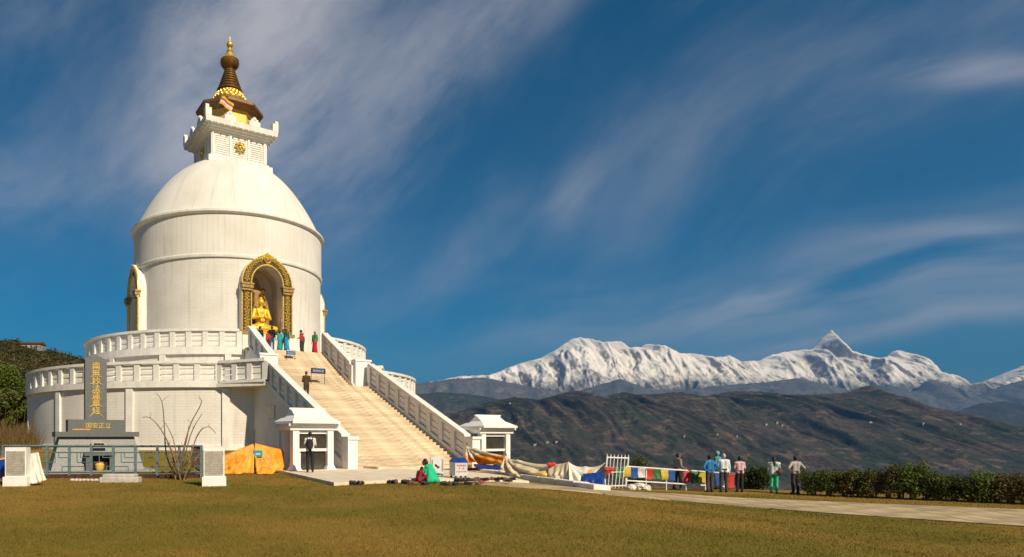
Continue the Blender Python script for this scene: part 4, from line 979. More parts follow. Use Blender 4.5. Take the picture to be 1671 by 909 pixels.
sheet('draped_cloth', [K(928, 754, 27.3), K(955, 761, 27.0), K(988, 755, 26.6)], [K(930, 789, 26.5), K(952, 789, 26.4), K(966, 777, 26.6)], [M['cream2'], M['orange']], 'pale cloth with an orange patch, farthest from the stairs', 'cloth', lambda u, v: 1 if .58 < u < .72 and .15 < v < .55 else 0, .07, 4, sag=.10, group='cloths draped along the kerb', pull=(0.0, 0.0), seed=8.8)
sheet('blue_cloth', [K(952, 773, 26.6), K(984, 770, 26.3)], [K(950, 788, 26.2), K(988, 795, 25.7)], [M['bluetarp']], 'bright blue cloth spilling below the pale cloth beside the gate', 'cloth', None, .08, 4, nu=20, nv=8, seed=6.1)
sheet('blue_cloth', [K(774, 757, 30.9), K(818, 760, 29.6)], [K(778, 764, 30.2), K(824, 768, 29.2)], [M['bluetarp']], 'dark blue cloth under the orange edged cloth', 'cloth', None, .05, 4, nu=20, nv=6, seed=2.7)
b = MB(); q = K(899, 758, 27.85)
for sg in (-1, 1): b.ball(q + Vector((sg * .09, -.06, .02)), .12, .05, .08, 8, 6); b.tube([q + Vector((0, -.06, 0)), q + Vector((sg * .06, -.06, -.24))], [.03, .045], 5)
tag(b.build('red_bow', M['red'], None, True, org=q), 'red cloth bow tied between the second and third draped cloths', 'bow')
for k, (px, yy, py) in enumerate(((762, 31.7, 722), (826, 29.8, 741), (899, 28.1, 754), (929, 27.4, 751))):
    q = W(px, yy, py=py); z0 = g1(q.x, q.y); o = MB().tube([Vector((0, 0, -.1)), Vector((0, 0, q.z - z0))], .025, 6).build('cloth_post', M['metal']); o.location = (q.x, q.y, z0)
    tag(o, ['thin post at the stair end of the draped cloths', 'thin post between first and second draped cloths', 'thin post behind the red bow', 'thin post before the last pale cloth'][k], 'post', 'posts carrying the draped cloths')
# blue and white tarp at the left edge
y0 = 21.2
sheet('white_tarp', [W(38, y0, py=742), W(52, y0, py=739.5), W(63, y0, py=738)], [W(38, y0 - .55, py=790), W(58, y0 - .6, py=789), W(76, y0 - .5, py=783)], [M['cream2']], 'white tarp drawn up to a point right of the left tablet', 'tarp', None, .07, 5, seed=1.9, nu=24, belly=.04)
sheet('blue_tarp', [W(-30, y0 + .25, py=750), W(20, y0 + .2, py=747), W(58, y0 + .05, py=739.5)], [W(-30, y0 + .1, py=783), W(15, y0 + .1, py=782), W(42, y0 + .02, py=768)], [M['bluetarp'], M['cream2']], 'blue tarp with white hem behind the left tablet', 'tarp', lambda u, v: 1 if v > .9 or v < .06 else 0, .06, 5, seed=3.1, nu=24)
o = MB().tube([W(-30, y0 + .2, py=753), W(63, y0, py=738)], .02, 6).build('orange_rope', M['orange2'], None, True, org=W(-30, y0 + .2, py=753)); tag(o, 'orange rope holding the top edge of the blue tarp', 'rope')

# ------------------------------------------------------------------ gate, rail, flags
def gate():
    a, b = W(986, 27.2, 0), W(1021, 27.9, 0); z0 = g1(a.x, a.y) - .05; a.z = b.z = z0
    e = empty('white_gate', a, 'small white spiked metal gate standing beside the prayer flags', 'gate')
    def bar(nm, p, q, r): MB().tube([p, q], r, 6).build(nm, M['white2'], e, True)
    H = 1.36; up = Z3 + Vector((.09, 0, 0)); up.normalize()
    bar('top_rail', a + up * H, b + up * (H - .06), .032); bar('bottom_rail', a + up * .12, b + up * .1, .025); bar('middle_rail', a + up * .72, b + up * .7, .018)
    for i in range(7):
        p = a.lerp(b, i / 6); th = .035 if i in (0, 6) else .017
        bar('post' if i in (0, 6) else 'picket', p, p + up * (H - .01 * i), th)
        if True: MB().tube([p + up * (H - .01 * i), p + up * (H + .16 - .01 * i)], [.03, .004], 6).build('spike', M['white2'], e)
gate()
ra, rb = W(1021, 27.9, py=761), W(1182, 29.2, py=772)
rl = empty('white_railing', (ra.x, ra.y, g1(ra.x, ra.y)), 'white tubular railing with prayer flags running right from the gate', 'railing')
for dz in (0, -.62): MB().tube([ra + Z3 * dz, rb + Z3 * dz], .032, 8).build('rail', M['white'], rl, True)
for i in range(6):
    p = ra.lerp(rb, i / 5); zg = g1(p.x, p.y); MB().tube([Vector((p.x, p.y, zg - .1)), p], .03, 8).build('post', M['white'], rl, True)
FL = [('green', 1009, 22), ('yellow', 1023, 17), ('blue', 1035, 18), ('white', 1047, 16), ('red', 1060, 18), ('green', 1072, 17), ('yellow', 1084, 17), ('blue', 1096, 18), ('red', 1121, 19), ('green', 1133, 19), ('yellow', 1145, 18), ('blue', 1172, 22), ('red', 1193, 24)]
cnt = {}; ords = ['first', 'second', 'third', 'fourth']
for i, (cn, px, hh) in enumerate(FL):
    u = (px - 1021) / (1182 - 1021); p = ra.lerp(rb, u); yy = p.y - .09; k = F / yy; w = 12.5 / k; h = hh / k; top = Vector(((px - CX) / k, yy, p.z - .03))
    cnt[cn] = cnt.get(cn, -1) + 1; m = {'green': 'green', 'yellow': 'fyellow', 'blue': 'fblue', 'white': 'fwhite', 'red': 'red'}[cn]
    lab = 'the only white prayer flag on the railing' if cn == 'white' else '%s %s prayer flag on the railing counting from the gate' % (ords[cnt[cn]], cn)
    sheet('prayer_flag', [top - X3 * w / 2, top + X3 * w / 2], [top - X3 * w * .46 - Z3 * h, top + X3 * w * .44 - Z3 * h * random.uniform(.92, 1.02)], [M[m]], lab, 'flag', None, .03, 2.2, 10, 10, group='prayer flags along the white railing', seed=i * 1.7, belly=random.uniform(-.05, .05))
o = MB().tube([ra + Vector((-1.2, -.12, .0)), rb + Vector((.6, -.1, -.01))], .008, 5).build('flag_cord', M['fwhite'], None, False, org=ra); tag(o, 'thin cord the prayer flags hang from', 'cord')
b = MB(); q = K(994, 767, 27.0)
for sg in (-1, 1): b.ball(q + Vector((sg * .10, 0, .03)), .14, .06, .10, 8, 6); b.tube([q, q + Vector((sg * .08, 0, -.2))], [.03, .05], 5)
tag(b.build('red_bow', M['red'], None, True, org=q), 'red cloth bow tied to the white gate', 'bow')
for k, (px, py, yy, r) in enumerate(((1030, 789, 27.6, .20), (1043, 787, 28.0, .26), (1055, 790, 27.8, .18))):
    q = W(px, yy, 0); z0 = g1(q.x, q.y); b = MB(); b.ball((0, 0, 0), r * 1.1, r * .9, r * .75, 12, 9)
    for i, v in enumerate(b.v): g_ = 1 + .28 * float(pn(np.array([v[0] * 7 + k * 3.1 + v[1] * 3]), np.array([v[2] * 8 + k]))[0]) * 2; b.v[i] = (v[0] * g_, v[1] * g_, v[2] * g_)
    o = b.build('pale_boulder', M['dingy'], None, False); o.location = (q.x, q.y, z0 + r * .45)
    tag(o, ['left boulder of the white heap beside the gate', 'largest white boulder in the heap beside the gate', 'right boulder of the white heap beside the gate', 'small white rock right of the boulder heap', 'smallest white rock under the yellow flag', 'white rock left of the man in grey shirt', 'white rock right of the man in grey shirt', 'white rock beside the blue jacket visitor'][k], 'rock', 'white rocks under the railing')

# ------------------------------------------------------------------ signs and boxes
def sign(c, w, h, legs, m, txt, label, back=False):
    e = empty('notice_sign', c, label, 'sign'); c = Vector(c)
    MB().box(c + Z3 * (legs + h / 2), w, .05, h, FR).build('board', m, e)
    if txt: text('lettering', txt, M['fwhite'], e, c + Z3 * (legs + h * .48) + N * .03, h * .62 if not back else h * .34, (R(90), 0, AX), .004)
    if back:
        for zz in (.86, .14): MB().box(c + Z3 * (legs + h * zz) + N * .03, w * .96, .012, h * .14, FR).build('pale_band', M['fwhite'], e)
    for sg in (-1, 1):
        b = MB(); b.tube([c + T * (sg * w * .47) - N * .04 - Z3 * .03, c + T * (sg * w * .47) - N * .04 + Z3 * (legs + h)], .022, 6); b.tube([c + T * (sg * w * .47) + N * .22 + Z3 * .02, c + T * (sg * w * .47) - N * .26 + Z3 * .02], .022, 6); b.build('leg', M['metal'], e, True)
sign(P(16.0, .02, Z1 + .02), 1.02, .33, .72, M['signblue'], 'SILENCE!', 'dark blue SILENCE sign on tall legs on the stair landing')
sign(P(12.93, -.42, Z1 + 12 * (2.65 / 16)), .66, .42, .16, M['signteal'], 'SILENCE', 'small teal and white sign standing on the upper stairs', True)
e = empty('white_notice', W(713, 24.6, z=.12), 'white notice board with a shoe picture leaning at the stair foot', 'notice board'); c = ORG[e.name]; c.z = g1(c.x, c.y) + .13
e.location = c
MB().box(c + Z3 * .36, .64, .05, .68, FR).build('board', M['fwhite'], e)
for sg in (-1, 1): MB().box(c + T * sg * .25 + Z3 * .4 + N * .03, .07, .01, .46, FR).build('side_print', M['print_grey'], e)
b = MB(); b.ball(c + N * .035 + Z3 * .36 - T * .02, .12, .03, .035, 10, 6, Matrix.Rotation(R(25), 3, 'Y')); b.ball(c + N * .035 + Z3 * .40 - T * .09, .05, .03, .05, 8, 6); b.build('shoe_picture', M['shoe'], e, True)
for sg in (-1, 1): MB().tube([c + T * sg * .26 - Z3 * .02, c + T * sg * .26 + Z3 * .1 - N * .1], .02, 5).build('foot', M['metal'], e)
c = W(748, 23.9, 0); c.z = g1(c.x, c.y) + .12
e = empty('donation_box', c, 'white box with blue sloped lid and red print by the shoes', 'box')
ax2 = AX - R(14); t2 = Vector((math.cos(ax2), math.sin(ax2), 0)); n2_ = Vector((math.sin(ax2), -math.cos(ax2), 0)); f2 = (t2, -n2_, Z3)
MB().box(c + Z3 * .34, .50, .48, .5, f2).build('body', M['fwhite'], e)
for sx in (-1, 1):
    for sy in (-1, 1): MB().box(c + t2 * sx * .2 + n2_ * sy * .19 + Z3 * .045, .06, .06, .12, f2).build('leg', M['metal'], e)
MB().prism([c - t2 * .27 + n2_ * .27 + Z3 * .595, c - t2 * .27 - n2_ * .27 + Z3 * .595, c - t2 * .27 - n2_ * .0 + Z3 * .76], t2 * .54).build('lid', M['bluetarp'], e)
b = MB()
for r_, y_, n_m in ((0, .47, 6), (1, .37, 2), (2, .24, 7)):
    for i in range(n_m): b.box(c + t2 * ((i - (n_m - 1) / 2) * (.06 if n_m > 2 else .16)) + n2_ * .243 + Z3 * y_, .035, .006, .06 if r_ < 2 else .035, f2)
b.build('print', M['print_red'], e)
# shoes left at the plaza edge
def shoe_mesh(m):
    b = MB(); b.ball((0, .06, .045), .05, .10, .05, 8, 6); b.ball((0, -.07, .06), .045, .07, .065, 8, 6); b.box((0, 0, .012), .085, .27, .024); return b.mesh('shoe', m, True)
SM = [shoe_mesh(M['shoe']), shoe_mesh(M['shoe2']), shoe_mesh(M['shoe3'])]
sp = [(576, 790.5), (582, 790), (588, 790.5), (637, 789), (643, 788.5), (661, 789), (667, 788.5), (674, 791), (694, 791), (726, 787), (731, 786.5), (742, 787), (748, 786), (753, 785.5), (760, 785), (768, 785), (776, 784.5), (783, 784), (790, 784.5), (800, 783.5), (808, 784), (815, 783), (824, 783), (836, 783), (764, 791), (781, 790), (787, 789.5), (830, 786)]
for k, (px, py) in enumerate(sp):
    yy = 24.0
    for _ in range(12):
        x = (px - CX) / F * yy; zg = g1(x, yy) + (.115 if py < 788 and px > 715 else .02); yy = F * (EYE - zg) / (py - HY)
    x = (px - CX) / F * yy; zg = g1(x, yy) + .03
    kk = 2 if px == 787 else (1 if k % 3 == 1 else 0)
    where = 'at the plaza corner before the left pavilion' if px < 600 else 'beside the seated child' if px < 700 else 'in front of the white box' if px < 762 else 'on the path in front of the shoe row' if py > 785.6 else 'in the row right of the white box'
    lab = '%s pair of shoes %s' % (['dark', 'tan', 'pink'][kk], where)
    hi = .115 - .03 if (x < 7.5 and py < 786.5) else 0
    e = empty('pair_of_shoes', (x, yy, zg + hi), lab, 'shoes', 'shoes taken off before the stairs')
    rz = random.uniform(0, 6.28)
    for sg in (-1, 1): o = place('shoe', SM[kk], e, ORG[e.name] + Vector((math.cos(rz) * .065 * sg, math.sin(rz) * .065 * sg, 0)), (0, 0, rz + random.uniform(-.3, .3)))
# flag on the harmika and in the niche
def small_flag(c, L, w, label, cols, tilt):
    e = empty('buddhist_flag', c, label, 'flag'); c = Vector(c); d = (Z3 + T * tilt).normalized(); MB().tube([c, c + d * L], .03, 5).build('staff', M['metal'], e)
    for k, mm in enumerate(cols):
        b = MB(); vs = []
        for i in range(7):
            for j in range(2): vs.append(c + d * (L - .02 - (k + j) * w * .7 / len(cols)) + T * (i / 6 * w) + N * .07 * math.sin(i * 1.3) - Z3 * (i / 6) ** 1.5 * w * .45)
        b.add(vs, [(2 * i, 2 * i + 1, 2 * i + 3, 2 * i + 2) for i in range(6)]); o = b.build('stripe', mm, e); so = o.modifiers.new('s', 'SOLIDIFY'); so.thickness = .01
small_flag(SC + N * 2.9 - T * 2.4 + Z3 * 26.7, 2.1, 1.0, 'striped flag on a slanting staff at the white parapet below the spire', [M['fyellow'], M['red'], M['fwhite'], M['orange']], .35)
small_flag(P(7.9, 1.02, 9.1), 1.35, .32, 'small red and white striped flag beside the golden statue', [M['red'], M['fwhite'], M['red'], M['fwhite']], .1)

# ------------------------------------------------------------------ statue
def remesh(o, vox, smooth=4):
    r = o.modifiers.new('remesh', 'REMESH'); r.mode = 'VOXEL'; r.voxel_size = vox; r.use_smooth_shade = True
    s_ = o.modifiers.new('smooth', 'SMOOTH'); s_.factor = .5; s_.iterations = smooth
def statue():
    c = P(7.05, -.12, 9.1); e = empty('seated_statue', c, 'golden seated statue with pointed halo inside the front niche', 'statue')
    def Q(x, y, z): return c + T * x + N * y + Z3 * z
    k = 1.72
    def q(x, y, z): return Q(x * k, y * k, .32 + z * k)
    b = MB()
    def cap(a, d, ra, rb): b.capsule(q(*a), q(*d), ra * k, rb * k)
    rM = Matrix.Rotation(AX, 3, 'Z')
    b.ball(q(0, 0, .22), .34 * k, .26 * k, .2 * k, 14, 10, rM)
    b.ball(q(0, -.02, .62), .27 * k, .19 * k, .40 * k, 14, 10, rM); b.ball(q(0, .0, .86), .31 * k, .18 * k, .2 * k, 14, 10, rM)
    cap((0, 0, 1.0), (0, .02, 1.14), .085, .08); b.ball(q(0, .02, 1.28), .135 * k, .15 * k, .175 * k, 14, 10, rM); b.ball(q(0, -.01, 1.46), .075 * k, .08 * k, .07 * k, 10, 8, rM)
    cap((0, .16, 1.29), (0, .185, 1.25), .018, .028)
    for sg in (-1, 1):
        cap((sg * .29, 0, .92), (sg * .40, .06, .58), .105, .085); cap((sg * .40, .06, .58), (sg * .14, .27, .60), .085, .06)
        b.ball(q(sg * .10, .29, .63), .05 * k, .04 * k, .07 * k, 8, 6, rM)
        for f in range(5): cap((sg * (.13 - .018 * f), .31, .66), (sg * (.11 - .02 * f), .32, .73 - .01 * abs(f - 2)), .013, .010)
        cap((sg * .15, .05, .16), (sg * .58, .22, .13), .17, .13); cap((sg * .58, .22, .12), (-sg * .1, .40, .10), .125, .085)
        cap((sg * .145, .0, 1.31), (sg * .15, .0, 1.18), .03, .026)
        cap((sg * .2, .1, .95), (sg * .05, .2, .45), .06, .05)
    bo = b.build('body', M['goldst'], e, True); remesh(bo, .022, 3)
    MB().lathe([(0, .0), (.98, .0), (1.02, .08), (.9, .2), (.96, .30), (.86, .36), (0, .36)], c, 32).build('throne', M['goldst'], e, True)
    b = MB(); A = []
    for i in range(25):
        th = math.pi * i / 24; w = -1.06 * math.cos(th); z = 1.9 + 2.15 * math.sin(th) ** 1.15 * (1 - .25 * abs(math.cos(th))); z += .55 * max(0, 1 - abs(w) / .5) ** 1.6; A.append((w * (1.0), z))
    A = [(-.92, .1)] + [(w, max(z, .5)) for w, z in A] + [(.92, .1)]
    b.prism([Q(w, -.95, z) for w, z in A], N * .10); b.build('halo', M['oldgold'], e)
    for sg in (-1, 1):
        b = MB()
        for i in range(9):
            t0 = Q(sg * .22, -.72, 2.0 + i * .16); t1 = Q(sg * (.45 + .13 * math.sin(i * 1.9)), -.72, 2.15 + i * .19); b.tube([t0, t0.lerp(t1, .5) + Z3 * .06, t1], [.03, .025, .02], 5)
            for j in range(4): a_ = j * 1.57 + i; b.ball(t1 + T * .09 * math.cos(a_) + Z3 * .09 * math.sin(a_), .075, .05, .075, 6, 4)
        b.build('tree_ornament', M['bronze'], e, True)
M['goldst'] = mat('bright_gold', (.86, .52, .05), .42, .12, 4, metal=.25)
statue()

# ------------------------------------------------------------------ vegetation
def left_side():
    for k, (px, yy, h, w, mm, lab) in enumerate(((-8, 57, 8.3, 3.0, 'leaf_bright', 'leftmost big leafy tree at the foot of the hillside'), (16, 54, 7.2, 2.4, 'leaf_bright', 'rounded green tree between the leftmost tree and the terrace'), (33, 57, 6.4, 1.9, 'leaf', 'narrow tree close against the left end of the terrace wall'), (2, 50, 4.4, 2.0, 'leaf', 'low green tree in front of the leftmost big tree'))):
        q = W(px, yy, 0); q.z = g1(q.x, q.y) - .2; tree('leafy_tree', q, h, w, M[mm], lab, 'tree', 'trees left of the terrace', 6500, .15, .14, .12)
    for k, (px, yy, lab) in enumerate(((4, 38, 'tall dry reeds at the left edge of the photo'), (24, 40, 'middle clump of tall dry reeds behind the left tablet'), (44, 42, 'dry reeds nearest the terrace wall'))):
        q = W(px, yy, 0); q.z = g1(q.x, q.y); e = empty('dry_reeds', q, lab, 'reeds', 'dry reed clumps left of the terrace')
        V_ = []; F_ = []
        for i in range(260):
            bx_, by_ = q.x + random.gauss(0, .42), q.y + random.gauss(0, .4); h = random.uniform(.6, 1.9); ln = random.gauss(0, .28); w = random.uniform(.012, .03); n0 = len(V_)
            V_ += [(bx_ - w - q.x, by_ - q.y, 0), (bx_ + w - q.x, by_ - q.y, 0), (bx_ + ln * h * .4 + w * .7 - q.x, by_ - q.y, h * .6), (bx_ + ln * h - q.x, by_ - q.y, h), (bx_ + ln * h * .4 - w * .7 - q.x, by_ - q.y, h * .6)]; F_.append((n0, n0 + 1, n0 + 2, n0 + 3, n0 + 4))
        me = bpy.data.meshes.new('blades'); me.from_pydata(V_, [], F_); me.materials.append(M['reed']); place('blades', me, e, q)
        b = MB()
        for i in range(3): a0 = q + Vector((random.gauss(0, .4), 0, 0)); dx = random.gauss(.12, .12); b.tube([a0, a0 + Vector((dx, 0, 1.5)), a0 + Vector((dx * 2.6, 0, 2.7))], [.022, .016, .008], 5)
        b.build('stalks', M['reed'], e, True)
    # white building on the crest of the hillside
    q = W(48, 228, py=571); e = empty('hilltop_building', q, 'long low white building with dark roof on the hillside crest', 'building')
    MB().box(q + Vector((0, 0, .3)), 9.4, 5, 3.0).build('wall', M['farwall'], e)
    MB().prism([q + Vector((-5, -3, 1.85)), q + Vector((-5, 3, 1.85)), q + Vector((-5, 0, 2.9))], (10, 0, 0)).build('roof', M['roofbrown'], e)
    for i in range(5): MB().box(q + Vector((-3.7 + i * 1.85, -2.53, .6)), .55, .1, 1.4).build('window', M['lamp_glass'], e)
    q = W(15, 215, py=575.5); e = empty('hillside_hut', q, 'small white hut below the hilltop building', 'hut'); MB().box(q, 1.6, 1.6, 1.4).build('wall', M['farwall'], e); MB().prism([q + Vector((-1, -1, .72)), q + Vector((-1, 1, .72)), q + Vector((-1, 0, 1.3))], (2, 0, 0)).build('roof', M['farwall'], e)
    for k, (px, py) in enumerate(((22.5, 590), (23.5, 599))):
        q = W(px, 190, py=py); e = empty('hillside_marker', q, ['upper', 'lower'][k] + ' small white marker stone on the hillside', 'marker'); MB().box(q, .6, .6, 1.0).build('shaft', M['farwall'], e); MB().prism([q + Vector((-.4, -.4, .5)), q + Vector((-.4, .4, .5)), q + Vector((-.4, 0, .95))], (.8, 0, 0)).build('cap', M['farwall'], e)
left_side()
# bare shrub in front of the terrace
def bare_shrub():
    q = W(292, 23.4, 0.0); e = empty('bare_shrub', q, 'leafless shrub with long curling branches beside the right tablet', 'shrub'); b = MB(); k = 23.4 / F
    def pxp(px, py, dy=0.0): return Vector(((px - CX) / F * (23.4 + dy), 23.4 + dy, EYE + (HY - py) / F * (23.4 + dy)))
    for pts in (((290, 782), (272, 745), (268, 690), (264, 655), (255, 642)), ((295, 782), (280, 735), (262, 700), (245, 682), (232, 681)), ((292, 782), (300, 730), (312, 690), (324, 668), (329, 655), (325, 650)), ((296, 782), (304, 735), (315, 700), (330, 675)), ((300, 782), (312, 742), (320, 715), (330, 700), (342, 697), (352, 707)), ((290, 782), (288, 745), (282, 715), (270, 690)), ((298, 782), (300, 740), (306, 712), (308, 695)), ((286, 782), (283, 750), (276, 728), (268, 720)), ((303, 782), (318, 752), (326, 740))):
        P_ = [pxp(px, py, .25 * math.sin(i + px)) for i, (px, py) in enumerate(pts)]; P_[0].z = 0
        # smooth
        Q_ = []
        for i in range(len(P_) - 1):
            for t in (0, .33, .66): 
                p0, p1, p2, p3 = P_[max(i - 1, 0)], P_[i], P_[i + 1], P_[min(i + 2, len(P_) - 1)]
                Q_.append(.5 * ((2 * p1) + (p2 - p0) * t + (2 * p0 - 5 * p1 + 4 * p2 - p3) * t * t + (3 * p1 - p0 - 3 * p2 + p3) * t ** 3))
        Q_.append(P_[-1]); n = len(Q_); b.tube(Q_, [.032 * (1 - .75 * i / n) for i in range(n)], 6)
        for i in range(3, n - 3, 3):
            d = Vector((random.gauss(0, .12), random.gauss(0, .1), random.uniform(.08, .25))); b.tube([Q_[i], Q_[i] + d], [.010, .004], 4)
    b.build('branches', M['twig'], e, True)
    c = crown_pts([(q.x, q.y, .5, .45, .3, .3), (q.x + .3, q.y, .75, .3, .25, .25)], 260); place('leaves', leafquads('leaves', c - np.array(q), .035, M['leaf_dry']), e, q)
    g = []
    for k in range(500): g.append((random.gauss(-5.4, .9), random.uniform(22.6, 23.6)))
bare_shrub()
SH = [(1032, 33.0, 1.35, .55, 'leaf', 'green shrub directly behind the white gate'), (1050, 32.5, 1.1, .62, 'leaf', 'green shrub behind the railing right of the gate'), (1222, 30.3, 1.25, .62, 'leaf', 'left one of two shrubs right of the woman in pink'), (1243, 29.8, 1.15, .62, 'leaf_dark', 'right one of two shrubs beside the woman in green')]
for (px, yy, h, w, mm, lab) in SH:
    q = W(px, yy, 0); q.z = g1(q.x, q.y); hh = h
    if yy > 31.5: hh = h + (EYE + (HY - 745) / F * yy - h - q.z) ; 
    shrub(q, hh, w, M[mm], lab, 'shrubs by the railing', 2200, .05, 8)
HD = [(1328, 768, 'leaf'), (1352, 764, 'leaf'), (1378, 766, 'leaf_dry'), (1402, 770, 'leaf'), (1426, 767, 'leaf_dry'), (1450, 762, 'leaf_dry'), (1470, 764, 'leaf'), (1490, 757, 'leaf_bright'), (1510, 768, 'leaf'), (1534, 771, 'leaf'), (1558, 772, 'leaf_dark'), (1584, 771, 'leaf'), (1606, 771, 'leaf_bright'), (1628, 774, 'leaf_dry'), (1650, 776, 'leaf_dry'), (1672, 775, 'leaf_dry'), (1696, 775, 'leaf')]
on = ['first', 'second', 'third', 'fourth', 'fifth', 'sixth', 'seventh', 'eighth', 'ninth', 'tenth', 'eleventh', 'twelfth', 'thirteenth', 'fourteenth', 'fifteenth', 'sixteenth', 'seventeenth']
for k, (px, ty, mm) in enumerate(HD):
    by = 808 + (px - 1310) * 15 / 361; yy = F * 2.45 / (by - HY); q = W(px, yy, 0); q.z = g1(q.x, q.y); h = (by - ty) / F * yy
    shrub(q, h * random.uniform(.88, 1.12), random.uniform(.46, .64), M[mm], '%s hedge shrub to the right of the man with hands on hips' % on[k], 'hedge shrubs along the drop', random.choice((2600, 3200, 3800)), random.choice((.032, .038, .046)), random.choice((8, 10, 12)), d=.46)
# lawn grass
def grass():
    n = 240000; y = np.exp(rng.uniform(np.log(7.2), np.log(27), n)); px = rng.uniform(-60, 1740, n); x = (px - CX) / F * y
    lo = np.interp(x, LO[:, 0], LO[:, 1], left=99, right=99); up = np.interp(x, UP[:, 0], UP[:, 1], left=-99, right=99)
    onpath = (x > 3.6) & (y > lo - .03) & (y < np.interp(x, UP[:, 0], UP[:, 1]) + .03)
    # plaza front line
    A, B, D = np.array((-3.0, 30.2)), np.array((.1, 20.6)), np.array((7.9, 25.4))
    def side(p, q): return (q[0] - p[0]) * (y - p[1]) - (q[1] - p[1]) * (x - p[0])
    onpl = (side(B, D) > -.25) & (side(A, B) > -.25) & (x > -3.2) & (x < 8.6)
    bed = (np.abs(x + 8.6) < 3.6) & (np.abs(y - 24.75) < .6)
    keep = ~(onpath | onpl | bed) & (y < gz_edge(x) - .2); x, y = x[keep], y[keep]; n = len(x)
    z = gz(x, y); patch = fbm(x * .45, y * .45, 4); h = rng.uniform(.010, .032, n) * (1 + .7 * patch) * (.7 + y / 22); w = rng.uniform(.003, .006, n) * (.6 + y / 14)
    tuft = fbm(x * 3.1, y * 3.1, 2) > .30; h = np.where(tuft, h * 1.9, h); h = h * np.where(fbm(x * .8 + 40, y * .8, 3) < -.28, .35, 1.0)
    a = rng.uniform(0, 6.28, n); lean = rng.normal(size=(n, 2)) * h[:, None] * .7
    dx, dy = np.cos(a) * w, np.sin(a) * w
    V = np.stack([np.stack([x - dx, y - dy, z - .005], -1), np.stack([x + dx, y + dy, z - .005], -1), np.stack([x + lean[:, 0], y + lean[:, 1], z + h], -1)], 1).reshape(-1, 3)
    o = place('lawn_grass', npmesh('lawn_grass', V, np.arange(3 * n).reshape(-1, 3), M['grass'])); tag(o, 'short dry golden green grass of the lawn', 'grass', kind='stuff')
def gz_edge(x): return np.interp(x, [-30, 0, 6, 12, 16, 22, 30, 45], [100, 66, 44, 32.0, 30.4, 28.6, 26.2, 21])
grass()

